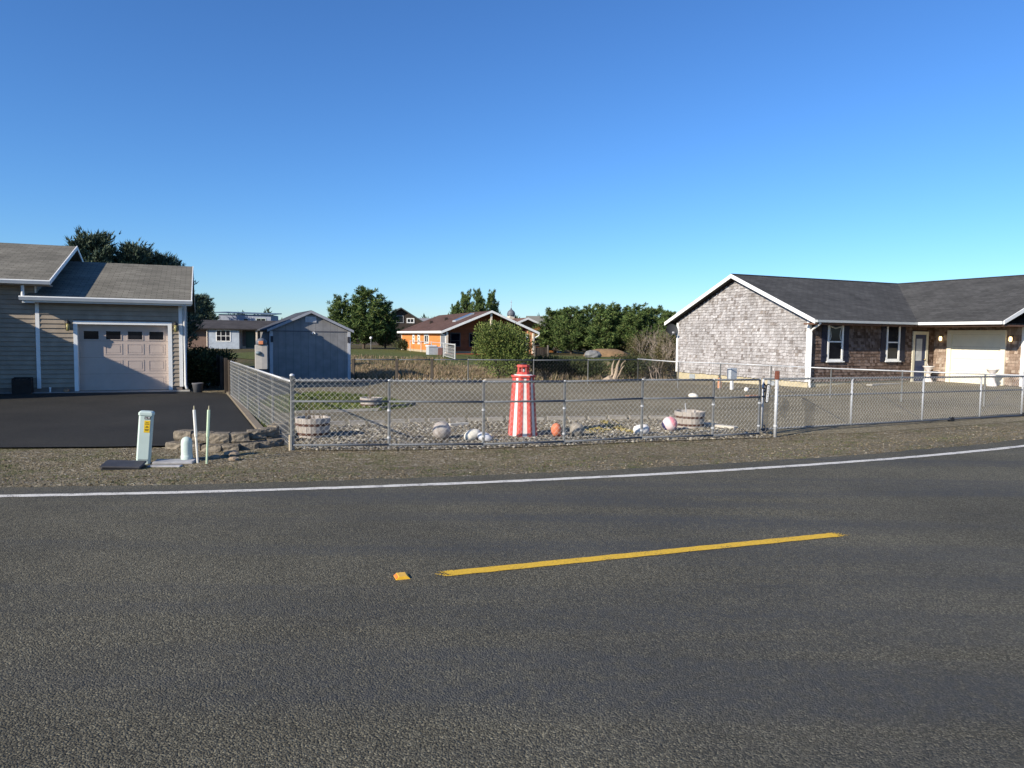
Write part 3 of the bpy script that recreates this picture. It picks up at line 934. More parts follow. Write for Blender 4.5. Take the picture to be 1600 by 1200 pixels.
# tangled yellow rope
m = MB(); rr = random.Random(21)
for s_ in range(9):
    x0, y0 = rr.uniform(912, 975), rr.uniform(662, 676)
    pts = []
    for k in range(16):
        x0 += rr.uniform(-5, 9) * (1 if k % 5 else -1.4); y0 = min(680, max(660, y0 + rr.uniform(-3, 3)))
        p = Gh(x0, y0)
        pts.append((p.x, p.y, p.z + .02 + rr.uniform(0, .035)))
    m.tube(pts, .008, 5)
pts = [Gh(x, y) + Vector((0, 0, .025)) for x, y in ((955, 655), (966, 663), (972, 670), (980, 676), (990, 675), (996, 674))]
m.tube(pts, .009, 5)
for k in range(5):
    c = Gh(984, 677) + Vector((rr.uniform(-.06, .06), rr.uniform(-.05, .05), .03))
    m.tube([c + Vector((.06 * cos(a * 1.05 + k), .05 * sin(a * 1.05 + k), .012 * a % .04)) for a in range(7)], .009, 5)
tag(m.build('rope', plain('old yellow rope', (.36, .29, .10), .85, .3, 30), smooth=True), 'tangled old yellow rope lying on the pebbles right of the grey float', 'rope')

# edging of the bed
EDG = wood_mat('grey edging timber', (.22, .20, .17), (.40, .37, .32), 0)
eg = [(512, 665.5), (544, 664.5), (575, 663.5), (606, 662.5), (637, 661.5), (668, 660.5), (700, 659.5), (730, 658.5), (760, 658), (790, 657.5), (822, 657.2), (854, 657), (886, 656.5), (918, 656), (950, 655.5), (982, 655), (1014, 654.5), (1046, 654), (1078, 653.5)]
egl = ['first edging block right of the left barrel', 'edging block second from the left barrel', 'edging block third from the left barrel', 'edging block behind the long diagonal fence shadow', 'edging block right of the diagonal fence shadow', 'edging block left of the big grey float', 'edging block directly behind the big grey float', 'edging block behind the pair of white floats', 'edging block behind the fence post near the white floats', 'edging block left of the striped lighthouse', 'edging block hidden partly by the lighthouse', 'edging block behind the orange buoy', 'edging block behind the dark grey float', 'edging block where the yellow rope begins', 'edging block behind the middle of the yellow rope', 'edging block behind the rope end', 'edging block behind the small white float', 'edging block left of the pink float', ]
for i in range(18):
    a, b = Gh(*eg[i]), Gh(*eg[i + 1])
    d = (b - a); Ln = d.length; 
    m = MB()
    w, hh = Ln / 2 - .02, .085 + rn.uniform(-.015, .015)
    m.add([(-w, -.055, -.05), (w - .02, -.055, -.05), (w - .02, .055, -.05), (-w, .055, -.05), (-w, -.05, hh), (w - .06, -.05, hh), (w - .06, .05, hh), (-w, .05, hh)], [(3, 2, 1, 0), (4, 5, 6, 7), (0, 1, 5, 4), (1, 2, 6, 5), (2, 3, 7, 6), (3, 0, 4, 7)])
    o = tag(m.build('edging_block', EDG), 'low grey ' + egl[i], 'edging', 'edging blocks along the back of the gravel bed')
    o.location = (a + b) / 2; o.rotation_euler = (0, 0, atan2(d.y, d.x) + rn.uniform(-.05, .05))
def plank(label, a, b, w, t_, mat):
    a, b = Gh(*a), Gh(*b); d = b - a
    o = tag(MB().bevbox(-d.length / 2, d.length / 2, -w / 2, w / 2, 0, t_, .006).build('plank', mat), label, 'plank')
    o.location = (a + b) / 2 + Vector((0, 0, .01)); o.rotation_euler = (0, 0, atan2(d.y, d.x)); return o
plank('pale bleached plank on the pebbles beside the big grey float', (702, 667), (731, 665), .09, .06, wood_mat('bleached plank', (.38, .35, .3), (.55, .52, .46), 0))
plank('reddish brown plank lying on the lot left of the gate latch', (1167, 620.5), (1183, 620), .16, .05, wood_mat('red brown plank', (.24, .11, .06), (.36, .19, .11), 0))
plank('long grey plank on the ground below the shingled house windows', (1358, 604), (1402, 600), .25, .06, wood_mat('grey plank', (.25, .23, .2), (.38, .36, .32), 0))
plank('pale log on the far edge of the lot behind the lighthouse', (757, 598.5), (800, 598), .25, .16, wood_mat('pale log', (.30, .25, .18), (.46, .39, .3), 0))
plank('flat pale timber at the right end of the gravel bed', (1100, 665), (1150, 671), .16, .05, wood_mat('bleached plank', (.38, .35, .3), (.55, .52, .46), 0))
plank('dark grey timber edging the right point of the lawn patch', (592, 641), (648, 633.5), .08, .07, wood_mat('dark grey timber', (.09, .085, .08), (.17, .16, .15), 0))
plank('pale timber edging the near side of the lawn patch', (461, 646.5), (590, 642.5), .07, .06, EDG)
place(tag(MB().ball((0, 0, 0), .085, 14, 9).build('ball', WHITE, smooth=True), 'small white ball on the lot in front of the shingled gable', 'ball'), Gh(1166, 612), .08)
# pvc conduit left by the tan garage corner etc. come with the houses
# electric box on its post, and the orange stub
p = Gh(1143, 609)
t = thing('electric_box', 'grey electric box on a short white post in front of the shingled gable', 'electric box', p, radians(24))
MB().bevbox(-.05, .05, -.05, .05, -.1, .5, .008).build('post', WHITE, t)
MB().bevbox(-.15, .15, -.11, .11, .42, .83, .012).build('box', plain('grey enamel', (.42, .45, .48), .5, .06), t)
p = Gh(1124, 606.5)
t = thing('pipe_stub', 'orange painted stub post left of the grey electric box', 'post', p, radians(24))
MB().bevbox(-.055, .055, -.055, .055, -.1, .42, .008).build('post', plain('salmon orange paint', (.58, .27, .15), .7, .15), t)
MB().lathe([(.03, .42), (.045, .46), (.045, .52), (.02, .56)], 10).build('valve', BLACK, t, True)
# meter pedestal left of the shed
p = D(409, 600, 20.5); p.z = h(p.x, p.y)
t = thing('meter_pedestal', 'beige electric meter pedestal with round meter left of the blue shed', 'meter box', p, radians(14))
PB = plain('beige enamel', (.42, .39, .35), .5, .08)
MB().bevbox(-.165, .165, -.11, .11, .86, 1.53, .012).build('cabinet', PB, t)
MB().bevbox(-.12, .12, -.08, .08, -.1, .86, .01).build('post', plain('dark post', (.05, .05, .055), .7), t)
MB().bevbox(.012, .16, -.114, -.109, .88, 1.50, .002).build('door', plain('grey beige enamel', (.33, .31, .29), .5, .08), t)
MB().lathe([(.075, 0), (.075, .05), (.06, .075), (.03, .085)], 18).build('meter', plain('meter glass', (.16, .2, .22), .15), t, True).location = (-.07, -.11, 1.27)
t.children[-1].rotation_euler = (radians(90), 0, 0)
MB().lathe([(.15, 1.53), (.15, 1.62), (.11, 1.68), (.03, 1.72)], 14).build('hood', plain('grey hood', (.12, .13, .15), .5), t, True)
MB().bevbox(-.06, .06, -.16, -.14, 1.55, 1.64, .004).build('tag', plain('orange tag', (.6, .22, .1), .5), t)
#@@PART3
# ------------------------------------------------------------------ cladding
def clad(mapf, a0, a1, z0, z1, exp_, openings=(), top=None, wmin=None, wmax=None, thick=.016, rn=None, zj=0, gap=.003):
    m = MB()
    z = z0
    while z < z1 - .01:
        e = min(exp_, z1 - z)
        segs = [(a0, a1)]
        zc = z + e / 2
        if top:
            lo, hi = top(z + e)
            segs = [(max(a0, lo), min(a1, hi))] if hi > lo else []
        for (b0, b1, c0, c1) in openings:
            if zc < c0 or zc > c1: continue
            ns = []
            for s0, s1 in segs:
                if b1 <= s0 or b0 >= s1: ns.append((s0, s1)); continue
                if b0 > s0: ns.append((s0, b0))
                if b1 < s1: ns.append((b1, s1))
            segs = ns
        for s0, s1 in segs:
            a = s0
            while a < s1 - .004:
                w = rn.uniform(wmin, wmax) if wmin else s1 - s0
                b = min(s1, a + w)
                if s1 - b < .05: b = s1
                j = rn.uniform(-zj, zj) if zj else 0
                o = thick + (rn.uniform(-.005, .005) if zj else 0)
                g_ = gap / 2 if wmin else 0
                q = [mapf(a + g_, z + j, o), mapf(b - g_, z + j, o), mapf(b - g_, z + e + .012, .003), mapf(a + g_, z + e + .012, .003),
                     mapf(a + g_, z + j, 0), mapf(b - g_, z + j, 0), mapf(b - g_, z + e + .012, 0), mapf(a + g_, z + e + .012, 0)]
                m.add(q, [(0, 1, 2, 3), (0, 4, 5, 1), (1, 5, 6, 2), (0, 3, 7, 4)])
                a = b
        z += exp_
    return m

def shake_mat(name, stops):
    g = NG(name)
    c = g.ramp(g.island(), stops)
    mp = g.mapping((34, 34, 2.2))
    c = g.mul(c, g.val(g.noise(1, 5, .6, co=mp), .62, 1.3, .3, .7))
    c = g.mul(c, g.val(g.noise(.8, 4), .85, 1.15, .3, .7))
    return g.out(c, .92, g.noise(1, 5, .6, co=mp), .4, .006, spec=.12)

def slab(m, poly, th=.1): m.prism(poly, (0, 0, -th))

def window(parent, mapf, a0, a1, z0, z1, fw=.07, mid=None, vert=None, sill=.05, proud=.05, frame=WHITE, name='window'):
    """frame with sash bars, glass sub-part; mapf(a, z, out)"""
    m = MB()
    def bar(b0, b1, c0, c1, o0, o1):
        vs = [mapf(b, c, o) for o in (o0, o1) for c in (c0, c1) for b in (b0, b1)]
        m.add(vs, [(0, 2, 3, 1), (4, 5, 7, 6), (0, 1, 5, 4), (2, 6, 7, 3), (0, 4, 6, 2), (1, 3, 7, 5)])
    bar(a0, a0 + fw, z0, z1, 0, proud); bar(a1 - fw, a1, z0, z1, 0, proud)
    bar(a0 + fw, a1 - fw, z1 - fw, z1, 0, proud * .97); bar(a0 + fw, a1 - fw, z0, z0 + fw, 0, proud * .97)
    if mid is not None: bar(a0 + fw, a1 - fw, mid - fw * .3, mid + fw * .3, 0, proud * .8)
    for v in (vert or ()): bar(v - fw * .28, v + fw * .28, z0 + fw, z1 - fw, 0, proud * .75)
    f = m.build(name, frame, parent)
    g = MB()
    g.add([mapf(a0 + fw * .9, z0 + fw * .9, proud * .4), mapf(a1 - fw * .9, z0 + fw * .9, proud * .4), mapf(a1 - fw * .9, z1 - fw * .9, proud * .4), mapf(a0 + fw * .9, z1 - fw * .9, proud * .4)], [(0, 1, 2, 3)])
    g.build('pane', GLASS, f)
    if sill:
        m = MB()
        b0, b1 = a0 - .05, a1 + .05
        vs = [mapf(b, c, o) for o in (0, proud + .05) for c in (z0 - sill, z0) for b in (b0, b1)]
        m.add(vs, [(0, 2, 3, 1), (4, 5, 7, 6), (0, 1, 5, 4), (2, 6, 7, 3), (0, 4, 6, 2), (1, 3, 7, 5)])
        m.build('sill', frame, f)
    return f

# ------------------------------------------------------------------ shingled house (right)
GAa = radians(90 - 65.778)
OA = Vector((11.933, 29.579, 0))
ha = thing('shingled_house', 'grey cedar shingled house with charcoal roof, white garage door and navy shutters', 'house', OA, GAa)
LA, WA, ZB, AG2 = 7.44, 8.636, -.124, 3.843
EAV, OV, RK, ZE, ZR = .612, .612, .343, 2.354, 4.46
zt = lambda y: ZR - .4272 * abs(y - WA / 2)
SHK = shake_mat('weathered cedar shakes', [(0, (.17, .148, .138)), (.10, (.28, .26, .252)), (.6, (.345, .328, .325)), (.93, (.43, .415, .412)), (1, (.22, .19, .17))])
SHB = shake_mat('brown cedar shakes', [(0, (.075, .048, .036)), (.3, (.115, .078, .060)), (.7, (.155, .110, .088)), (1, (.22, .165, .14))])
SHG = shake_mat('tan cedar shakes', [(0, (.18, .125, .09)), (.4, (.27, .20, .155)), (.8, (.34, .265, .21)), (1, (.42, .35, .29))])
UNDER = plain('dark wood backing', (.07, .05, .042), .95, .2)  # even dark brown behind the shingles
m = MB()
m.prism([(0, 0, ZB), (0, WA, ZB), (0, WA, zt(WA) - .13), (0, WA / 2, ZR - .13), (0, 0, zt(0) - .13)], (15.2, 0, 0))
m.prism([(LA, -AG2, -.21), (15.1, -AG2, -.21), (15.1, -.003, -.21), (LA, -.003, -.21)], (0, 0, 2.62))
m.prism([(LA, -AG2 + .004, 2.38), (15.1, -AG2 + .004, 2.38), (10.44, -AG2 + .004, ZR - .13)], (0, AG2 + 2, 0))
m.build('wall', UNDER, ha)
bx(.02, 15.1, .02, WA - .02, -1.2, ZB - .002).build('foundation', plain('cream foundation', (.46, .40, .27), .9, .12, 3), ha)
rn = random.Random(31)
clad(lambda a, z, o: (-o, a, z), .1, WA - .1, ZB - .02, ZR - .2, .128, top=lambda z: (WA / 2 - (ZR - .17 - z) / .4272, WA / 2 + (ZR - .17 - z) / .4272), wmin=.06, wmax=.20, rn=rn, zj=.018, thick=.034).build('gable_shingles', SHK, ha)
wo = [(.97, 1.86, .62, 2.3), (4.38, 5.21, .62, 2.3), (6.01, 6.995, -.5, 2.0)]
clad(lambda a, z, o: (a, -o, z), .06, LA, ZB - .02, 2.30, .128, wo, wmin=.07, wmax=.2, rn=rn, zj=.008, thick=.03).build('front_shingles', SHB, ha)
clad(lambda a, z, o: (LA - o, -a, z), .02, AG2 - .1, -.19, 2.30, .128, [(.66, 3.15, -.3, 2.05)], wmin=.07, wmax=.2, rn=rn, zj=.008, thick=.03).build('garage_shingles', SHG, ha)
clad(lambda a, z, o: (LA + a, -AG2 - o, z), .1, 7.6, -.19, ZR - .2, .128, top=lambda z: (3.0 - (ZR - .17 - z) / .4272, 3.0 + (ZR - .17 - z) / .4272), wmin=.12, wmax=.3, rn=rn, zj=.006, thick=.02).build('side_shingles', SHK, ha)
RA_ = roof_mat('charcoal roof shingles', (.073, .072, .070))
RB_ = roof_mat('charcoal roof shingles across', (.073, .072, .070), swap=True)
XV0, XV1 = LA - 1.927, 10.44
XE = 2 * XV1 - XV0
m = MB(); e = -EAV
slab(m, [(-RK, e, ZE), (XV0, e, ZE), (XV1, WA / 2, ZR), (-RK, WA / 2, ZR)])
slab(m, [(-RK, WA / 2, ZR), (XE + .3, WA / 2, ZR), (XE + .3, WA + EAV, ZE), (-RK, WA + EAV, ZE)])
slab(m, [(XE, e, ZE), (XE + .3, e, ZE), (XE + .3, WA / 2, ZR), (XV1, WA / 2, ZR)])
m.build('roof', RA_, ha)
GE = -(AG2 + .345)
m = MB()
slab(m, [(XV0, e, ZE), (XV0, GE, ZE), (XV1, GE, ZR), (XV1, WA / 2, ZR)])
slab(m, [(XE, GE, ZE), (XE, e, ZE), (XV1, WA / 2, ZR), (XV1, GE, ZR)])
m.build('garage_roof', RB_, ha)
m = []
m.append(MB().tube([(-RK, WA / 2, ZR + .005), (XV1, WA / 2, ZR + .005)], .04, 6))
m.append(MB().tube([(XV1, WA / 2, ZR + .005), (XV1, GE, ZR + .005)], .04, 6))
each('ridge_cap', m, plain('ridge shingle', (.028, .028, .03), .95, .2), ha)
m = []
for s_ in (1, -1):
    ye, ym = WA / 2 + s_ * (WA / 2 + EAV), WA / 2
    m.append(MB().prism([(-RK - .035, ye, ZE - .155), (-RK - .035, ye, ZE + .015), (-RK - .035, ym, ZR + .015), (-RK - .035, ym, ZR - .155)], (.034, 0, 0)))
m.append(MB().prism([(XV0, GE - .035, ZE - .12), (XV0, GE - .035, ZE + .02), (XV1, GE - .035, ZR + .02), (XV1, GE - .035, ZR - .2)], (0, .034, 0)))
m.append(MB().prism([(XE, GE - .035, ZE - .2), (XE, GE - .035, ZE + .02), (XV1, GE - .035, ZR + .02), (XV1, GE - .035, ZR - .2)], (0, .034, 0)))
each('rake_board', m, WHITE, ha)
GUT = plain('white gutter', (.66, .67, .66), .5, .05, 4)
bx(-RK, XV0 - .12, e - .12, e, ZE - .105, ZE - .01).build('gutter', plain('shade-greyed gutter', (.40, .42, .42), .5, .05), ha)  # front run greyed for its glancing light; the garage run stays white
bx(XV0 - .12, XV0, GE, e - .0, ZE - .115, ZE - .005).build('gutter', WHITE, ha)
bx(XV0 + .02, LA, GE + .02, -.02, ZE - .19, ZE - .13).build('porch_soffit', plain('brown stained soffit', (.14, .075, .05), .8, .2), ha)
m = MB(); m.box(-RK + .02, XV0, e + .01, 0, ZE - .19, ZE - .13); m.build('soffit', plain('brown stained soffit', (.14, .075, .05)), ha)
m = []
m.append(MB().box(-.035, -.0, -.03, .11, ZB - .02, 2.33)); m.append(MB().box(-.035, 0, WA - .12, WA + .02, ZB - .02, 2.33))
m.append(MB().box(-.0, .09, -.031, -.001, ZB - .02, 2.2))
m.append(MB().box(LA - .035, LA - .001, -AG2 - .03, -AG2 + .1, -.2, 2.25)); m.append(MB().box(LA, LA + .12, -AG2 - .032, -AG2 - .001, -.2, 2.25))
each('corner_board', m, WHITE, ha)
m = MB()
m.tube([(-.12, -.66, 2.24), (-.12, -.60, 2.16), (-.02, -.22, 2.0), (.03, -.08, 1.93), (.04, -.07, 1.8), (.04, -.07, -.24), (-.02, -.16, -.36)], .042, 10)
m.build('downspout', WHITE, ha, True)
mw = lambda a, z, o: (a, -o, z)
w1 = window(ha, mw, .972, 1.851, .70, 2.27, .085, mid=1.49, proud=.055)
w2 = window(ha, mw, 4.384, 5.207, .70, 2.27, .085, mid=1.49, proud=.055)
CUR = plain('lace curtain', (.50, .50, .47), .9, .15, 20)
m = MB()
m.tube([(1.10, -.026, 2.1), (1.13, -.026, 1.9), (1.17, -.026, 1.7), (1.12, -.026, 1.56)], .022, 5); m.tube([(1.74, -.026, 2.1), (1.68, -.026, 1.9), (1.66, -.026, 1.75), (1.72, -.026, 1.56)], .022, 5)
m.tube([(1.1, -.026, 2.12), (1.4, -.026, 2.04), (1.74, -.026, 2.12)], .03, 5)
m.build('curtain', CUR, w1)
NAVY = plain('navy shutter paint', (.013, .016, .034), .6, .12, 8)
for a0, a1 in ((.655, .95), (1.875, 2.17), (4.065, 4.36), (5.235, 5.53)):
    m = MB()
    for k in range(3):
        b0 = a0 + (a1 - a0) * k / 3
        m.box(b0 + .003, b0 + (a1 - a0) / 3 - .003, -.045, -.01, .66, 2.28)
    for z in (.88, 1.98): m.box(a0 + .01, a1 - .01, -.065, -.046, z, z + .11)
    m.build('shutter', NAVY, ha)
# entry door
m = MB()
TRIM = plain('cream trim', (.62, .58, .46), .6, .08)
m.box(6.01, 6.15, -.06, 0, -.22, 1.98); m.box(6.855, 6.995, -.06, 0, -.22, 1.98); m.box(6.15, 6.855, -.058, 0, 1.84, 1.98)
m.build('door_frame', TRIM, ha)
d_ = bx(6.152, 6.853, -.032, -.012, -.2, 1.838).build('door', plain('navy door paint', (.03, .045, .10), .45, .1), ha)
m = MB(); m.box(6.25, 6.62, -.04, -.0325, .70, 1.66); m.build('door_pane', plain('curtained glass', (.42, .44, .46), .2, .1), d_)
m = MB(); m.ball((6.78, -.07, .75), .035, 10, 6); m.build('handle', plain('brass', (.5, .35, .15), .3, metal=.8), d_, True)
bx(5.95, 7.05, -.5, -.03, -.6, -.21).build('door_step', CONC, ha)
# garage door
mg = lambda a, z, o: (LA - o, -a, z)
m = MB()
def pbox(m, a0, a1, z0, z1, o0, o1, mf): 
    vs = [mf(a, z, o) for o in (o0, o1) for z in (z0, z1) for a in (a0, a1)]
    m.add(vs, [(0, 2, 3, 1), (4, 5, 7, 6), (0, 1, 5, 4), (2, 6, 7, 3), (0, 4, 6, 2), (1, 3, 7, 5)])
CRM = plain('cream white paint', (.78, .73, .58), .5, .05, 3)
pbox(m, .66, .845, -.205, 2.045, 0, .09, mg); pbox(m, 2.965, 3.15, -.205, 2.045, 0, .09, mg); pbox(m, .845, 2.965, 1.86, 2.045, 0, .088, mg)
m.build('garage_door_frame', CRM, ha)
m = MB()
for k in range(4):
    z0 = -.205 + k * .516
    pbox(m, .847, 2.963, z0 + .003, z0 + .513, 0, .018, mg)
    for j in range(4): pbox(m, .93 + j * .51, 1.34 + j * .51, z0 + .11, z0 + .40, .018, .024, mg)
m.build('garage_door', CRM, ha)
LAMPG = NG('warm lamp glass'); LAMPG.b.inputs['Emission Color'].default_value = (1, .72, .35, 1); LAMPG.b.inputs['Emission Strength'].default_value = 2.2
LAMPG = LAMPG.out((.6, .5, .35), .3)
for a in (.369, 3.357):
    l = MB().box(LA - .05, LA - .02, -a - .06, -a + .06, 1.62, 1.84).build('wall_lamp', plain('dark bronze', (.05, .04, .03), .5), ha)
    MB().lathe([(.035, 1.58), (.06, 1.62), (.06, 1.74), (.03, 1.78)], 12, (LA - .11, -a)).build('lamp_glass', LAMPG, l, True)
for a in (2.0, 7.35): bx(-.012, .02, a - .2, a + .2, -.42, -.2).build('foundation_vent', plain('grey vent', (.33, .36, .38), .6), ha)
for a in (1.6, 4.2): bx(a, a + .4, -.012, .02, -.45, -.25).build('foundation_vent', plain('grey vent', (.33, .36, .38), .6), ha)
def AL(u, n, z): 
    return Vector((OA.x + u * cos(GAa) - n * sin(GAa), OA.y + u * sin(GAa) + n * cos(GAa), z))
# satellite dish on the far corner of the gable
p = AL(-.30, WA + .12, 1.98)
t = thing('satellite_dish', 'dark grey satellite dish on the far corner of the shingled gable', 'satellite dish', p)
vs = []; m = MB()
prof = [(.29 * k / 7, .08 * (k / 7) ** 2) for k in range(1, 8)] + [(.295, .088), (.28, .07)]
m.lathe(prof, 24); o = m.build('dish', plain('dark grey dish', (.035, .038, .042), .7, .08), t, True)
o.rotation_euler = (radians(72), 0, radians(8)); o.location = (0, -.06, 0)
m = MB(); m.tube([(0, 0, 0), (.08, .02, -.1), (.22, -.02, -.25), (.26, -.03, -.28)], .022, 8); m.tube([(0, -.08, -.3), (.04, -.42, -.14)], .012, 6); m.build('arm', plain('grey arm', (.4, .4, .42), .5), t)
MB().bevbox(-.03, .07, -.48, -.38, -.17, -.09, .01).build('receiver', plain('grey arm', (.4, .4, .42)), t)
# white urns by the garage
URN = plain('white cast stone', (.72, .66, .63), .8, .12, 9, .3, 40)
for (x, y, hh, lab, br) in ((1461.5, 597.5, .62, 'white pedestal urn left of the white garage door with a thin stick in it', True), (1574, 604.5, .62, 'white pedestal urn right of the white garage door', False)):
    q = AL(6.9, -.42 if br else -3.1, 0); q = AL(6.75, -.30, 0) if br else AL(6.7, -3.12, 0)
    q.z = h(q.x, q.y)
    t = thing('urn', lab, 'urn', q, 0, 'white urns beside the garage door')
    MB().lathe([(.19, -.1), (.19, .04), (.16, .08), (.10, .22), (.085, .34), (.12, .38), (.15, .42), (.10, .46)], 8, rot=pi / 8).build('pedestal', URN, t)
    MB().lathe([(.06, .46), (.08, .50), (.17, .58), (.21, .66), (.24, .68), (.22, .70), (.16, .66)], 20).build('bowl', URN, t, True)
    if br:
        m = MB(); m.tube([(.02, 0, .6), (-.09, 0, .85)], .012, 5); m.build('stick', URN, t)

# ------------------------------------------------------------------ tan house (left)
hb = thing('tan_house', 'tan lap sided house with a pinkish garage door and white corner boards', 'house', OB, GB)
TAN = boards_mat('tan lap siding', (.315, .262, .205), .137, 'Z', .03, .75, .15)  # dark line baked in under each lap: gap shadow and dirt together
TBK = plain('tan backing', (.20, .16, .135), .85, .1)
WG = 3.9
m = MB()
m.prism([(0, .22, -.3), (WG, .22, -.3), (WG, .22, 2.46), (0, .22, 2.46)], (0, 9.2, 0))
m.box(0, .98, 0, .219, -.3, 2.40); m.box(3.56, WG, 0, .219, -.3, 2.40); m.box(.98, 3.56, 0, .219, 1.80, 2.40)
m.prism([(WG - .02, .22, 2.4), (WG - .02, 9.4, 2.4), (WG - .02, 4.75, 3.85)], (-3.8, 0, 0))
m.box(-10, -.003, .02, 9.4, -.3, 2.95)
m.prism([(-.003, .02, 2.95), (-.003, 9.4, 2.95), (-.003, 4.73, 4.42)], (-9.9, 0, 0))
m.box(-10, -3.45, -3.6, .019, -.3, 3.05)
m.build('wall', TBK, hb)
mb_ = lambda a, z, o: (a, -o, z)
lap = clad(mb_, .06, WG - .05, -.15, 2.40, .137, [(.93, 3.62, -.3, 1.86)], thick=.03)
lap.v += []; 
l2 = clad(lambda a, z, o: (a, .02 - o, z), -3.4, -.06, -.15, 2.92, .137, thick=.03); lap.add(l2.v, l2.f)
l3 = clad(lambda a, z, o: (-.003 + o, a, z), .02, 9.4, 2.4, 4.3, .137, top=lambda z: (4.73 - (4.42 - z) / .312, 4.73 + (4.42 - z) / .312), thick=.02); lap.add(l3.v, l3.f)
l4 = clad(lambda a, z, o: (WG + o, a, z), .06, 9.4, -.15, 3.6, .137, top=lambda z: (4.75 - (3.85 - z) / .30, 4.75 + (3.85 - z) / .30) if z > 2.4 else (0, 9.4), thick=.02); lap.add(l4.v, l4.f)
l5 = clad(lambda a, z, o: (-3.45 + o, -a, z), 0, 3.55, -.15, 3.0, .137, thick=.02); lap.add(l5.v, l5.f)
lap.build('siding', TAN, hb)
bx(.01, .97, .01, .2, -.5, -.301).build('foundation', CONC, hb)
m = []
m.append(MB().box(-.045, .058, -.032, .0, -.17, 2.42)); m.append(MB().box(-.046, -.004, .0, .1, 2.3, 2.9))
m.append(MB().box(WG - .075, WG + .03, -.032, 0, -.17, 2.42)); m.append(MB().box(WG + .0, WG + .032, .001, .1, -.17, 2.40))
each('corner_board', m, WHITE, hb)
m = MB()
m.box(.925, 1.03, -.035, .0, -.27, 1.86); m.box(3.51, 3.625, -.035, .0, -.27, 1.86); m.box(1.03, 3.51, -.034, 0, 1.765, 1.86)
m.box(.98, 1.03, 0, .2, -.27, 1.80); m.box(3.51, 3.56, 0, .2, -.27, 1.80); m.box(1.03, 3.51, 0, .2, 1.765, 1.80)
m.build('garage_door_frame', WHITE, hb)
PINK = plain('pinkish beige door', (.47, .385, .335), .6, .06, 3)
gdr = MB()
rows = 4; RHT = (1.765 + .27) / rows
for k in range(rows):
    z0 = -.27 + k * RHT
    gdr.box(1.03, 3.51, .19, .219, z0 + .003, z0 + RHT - .003)
    if k < 3:
        for j in range(4):
            a = 1.13 + j * .60
            # raised panel: frame moulding and field
            gdr.box(a, a + .48, .182, .19, z0 + .09, z0 + .12); gdr.box(a, a + .48, .182, .19, z0 + .40, z0 + .43)
            gdr.box(a, a + .03, .182, .19, z0 + .12, z0 + .40); gdr.box(a + .45, a + .48, .182, .19, z0 + .12, z0 + .40)
            gdr.box(a + .06, a + .42, .184, .19, z0 + .15, z0 + .37)
gdo = gdr.build('garage_door', PINK, hb)
for j in range(4):
    a = 1.14 + j * .60
    m = MB()
    z0 = 1.28
    m.box(a, a + .46, .178, .19, z0 + .28, z0 + .31); m.box(a, a + .46, .178, .19, z0, z0 + .03); m.box(a, a + .03, .178, .19, z0 + .03, z0 + .28); m.box(a + .43, a + .46, .178, .19, z0 + .03, z0 + .28)
    f = m.build('door_window', PINK, gdo)
    MB().add([(a + .02, .184, z0 + .02), (a + .44, .184, z0 + .02), (a + .44, .184, z0 + .29), (a + .02, .184, z0 + .29)], [(0, 1, 2, 3)]).build('pane', GLASS, f)
ROOFB = roof_mat('grey brown roof shingles', (.178, .165, .134))
GO = .36
sg = (4.03 - 2.56) / (4.75 + GO)
m = MB()
slab(m, [(-.2, -GO, 2.56), (4.2, -GO, 2.56), (4.2, 4.75, 4.03), (-.2, 4.75, 4.03)], .12)
slab(m, [(-.2, 4.75, 4.03), (4.2, 4.75, 4.03), (4.2, 9.4 + GO, 2.56), (-.2, 9.4 + GO, 2.56)], .12)
m.build('garage_roof', ROOFB, hb)
m = MB()
slab(m, [(-10.3, -.5, 3.02), (.42, -.5, 3.02), (.42, 4.73, 4.56), (-10.3, 4.73, 4.56)], .12)
slab(m, [(-10.3, 4.73, 4.56), (.42, 4.73, 4.56), (.42, 9.9, 3.02), (-10.3, 9.9, 3.02)], .12)
m.build('roof', ROOFB, hb)
ROOFC = roof_mat('grey brown roof shingles across', (.178, .165, .134), swap=True)
m = MB()
slab(m, [(-6.5, -3.9, 4.0), (-3.0, -3.9, 3.16), (-3.0, .6, 3.16), (-6.5, .6, 4.0)], .12)
slab(m, [(-10.0, -3.9, 3.16), (-6.5, -3.9, 4.0), (-6.5, .6, 4.0), (-10.0, .6, 3.16)], .12)
m.build('wing_roof', ROOFC, hb)
m = []
m.append(MB().prism([(.422, -.52, 2.90), (.422, -.52, 3.03), (.422, 4.73, 4.575), (.422, 4.73, 4.445)], (.03, 0, 0)))
m.append(MB().prism([(.422, 9.92, 2.90), (.422, 9.92, 3.03), (.422, 4.73, 4.575), (.422, 4.73, 4.445)], (.03, 0, 0)))
m.append(MB().prism([(4.202, -GO, 2.40), (4.202, -GO, 2.575), (4.202, 4.75, 4.045), (4.202, 4.75, 3.88)], (.025, 0, 0)))
m.append(MB().prism([(4.202, 9.4 + GO, 2.40), (4.202, 9.4 + GO, 2.575), (4.202, 4.75, 4.045), (4.202, 4.75, 3.88)], (.025, 0, 0)))
each('rake_board', m, WHITE, hb)
def gutter(m, x0, x1, y, z):
    pr = [(y, z), (y - .11, z), (y - .125, z - .03), (y - .10, z - .085), (y - .085, z - .12), (y, z - .12)]
    m.prism([(x0, a, b) for a, b in pr], (x1 - x0, 0, 0))
m = MB(); gutter(m, -.36, 4.24, -GO, 2.555); m.box(-.2, 4.2, -GO, -GO + .02, 2.38, 2.44); m.box(-.3, -.0, -GO + .001, -.05, 2.36, 2.42); m.build('gutter', GUT, hb)
m = MB(); gutter(m, -10.3, .45, -.5, 3.015); m.build('gutter', GUT, hb)
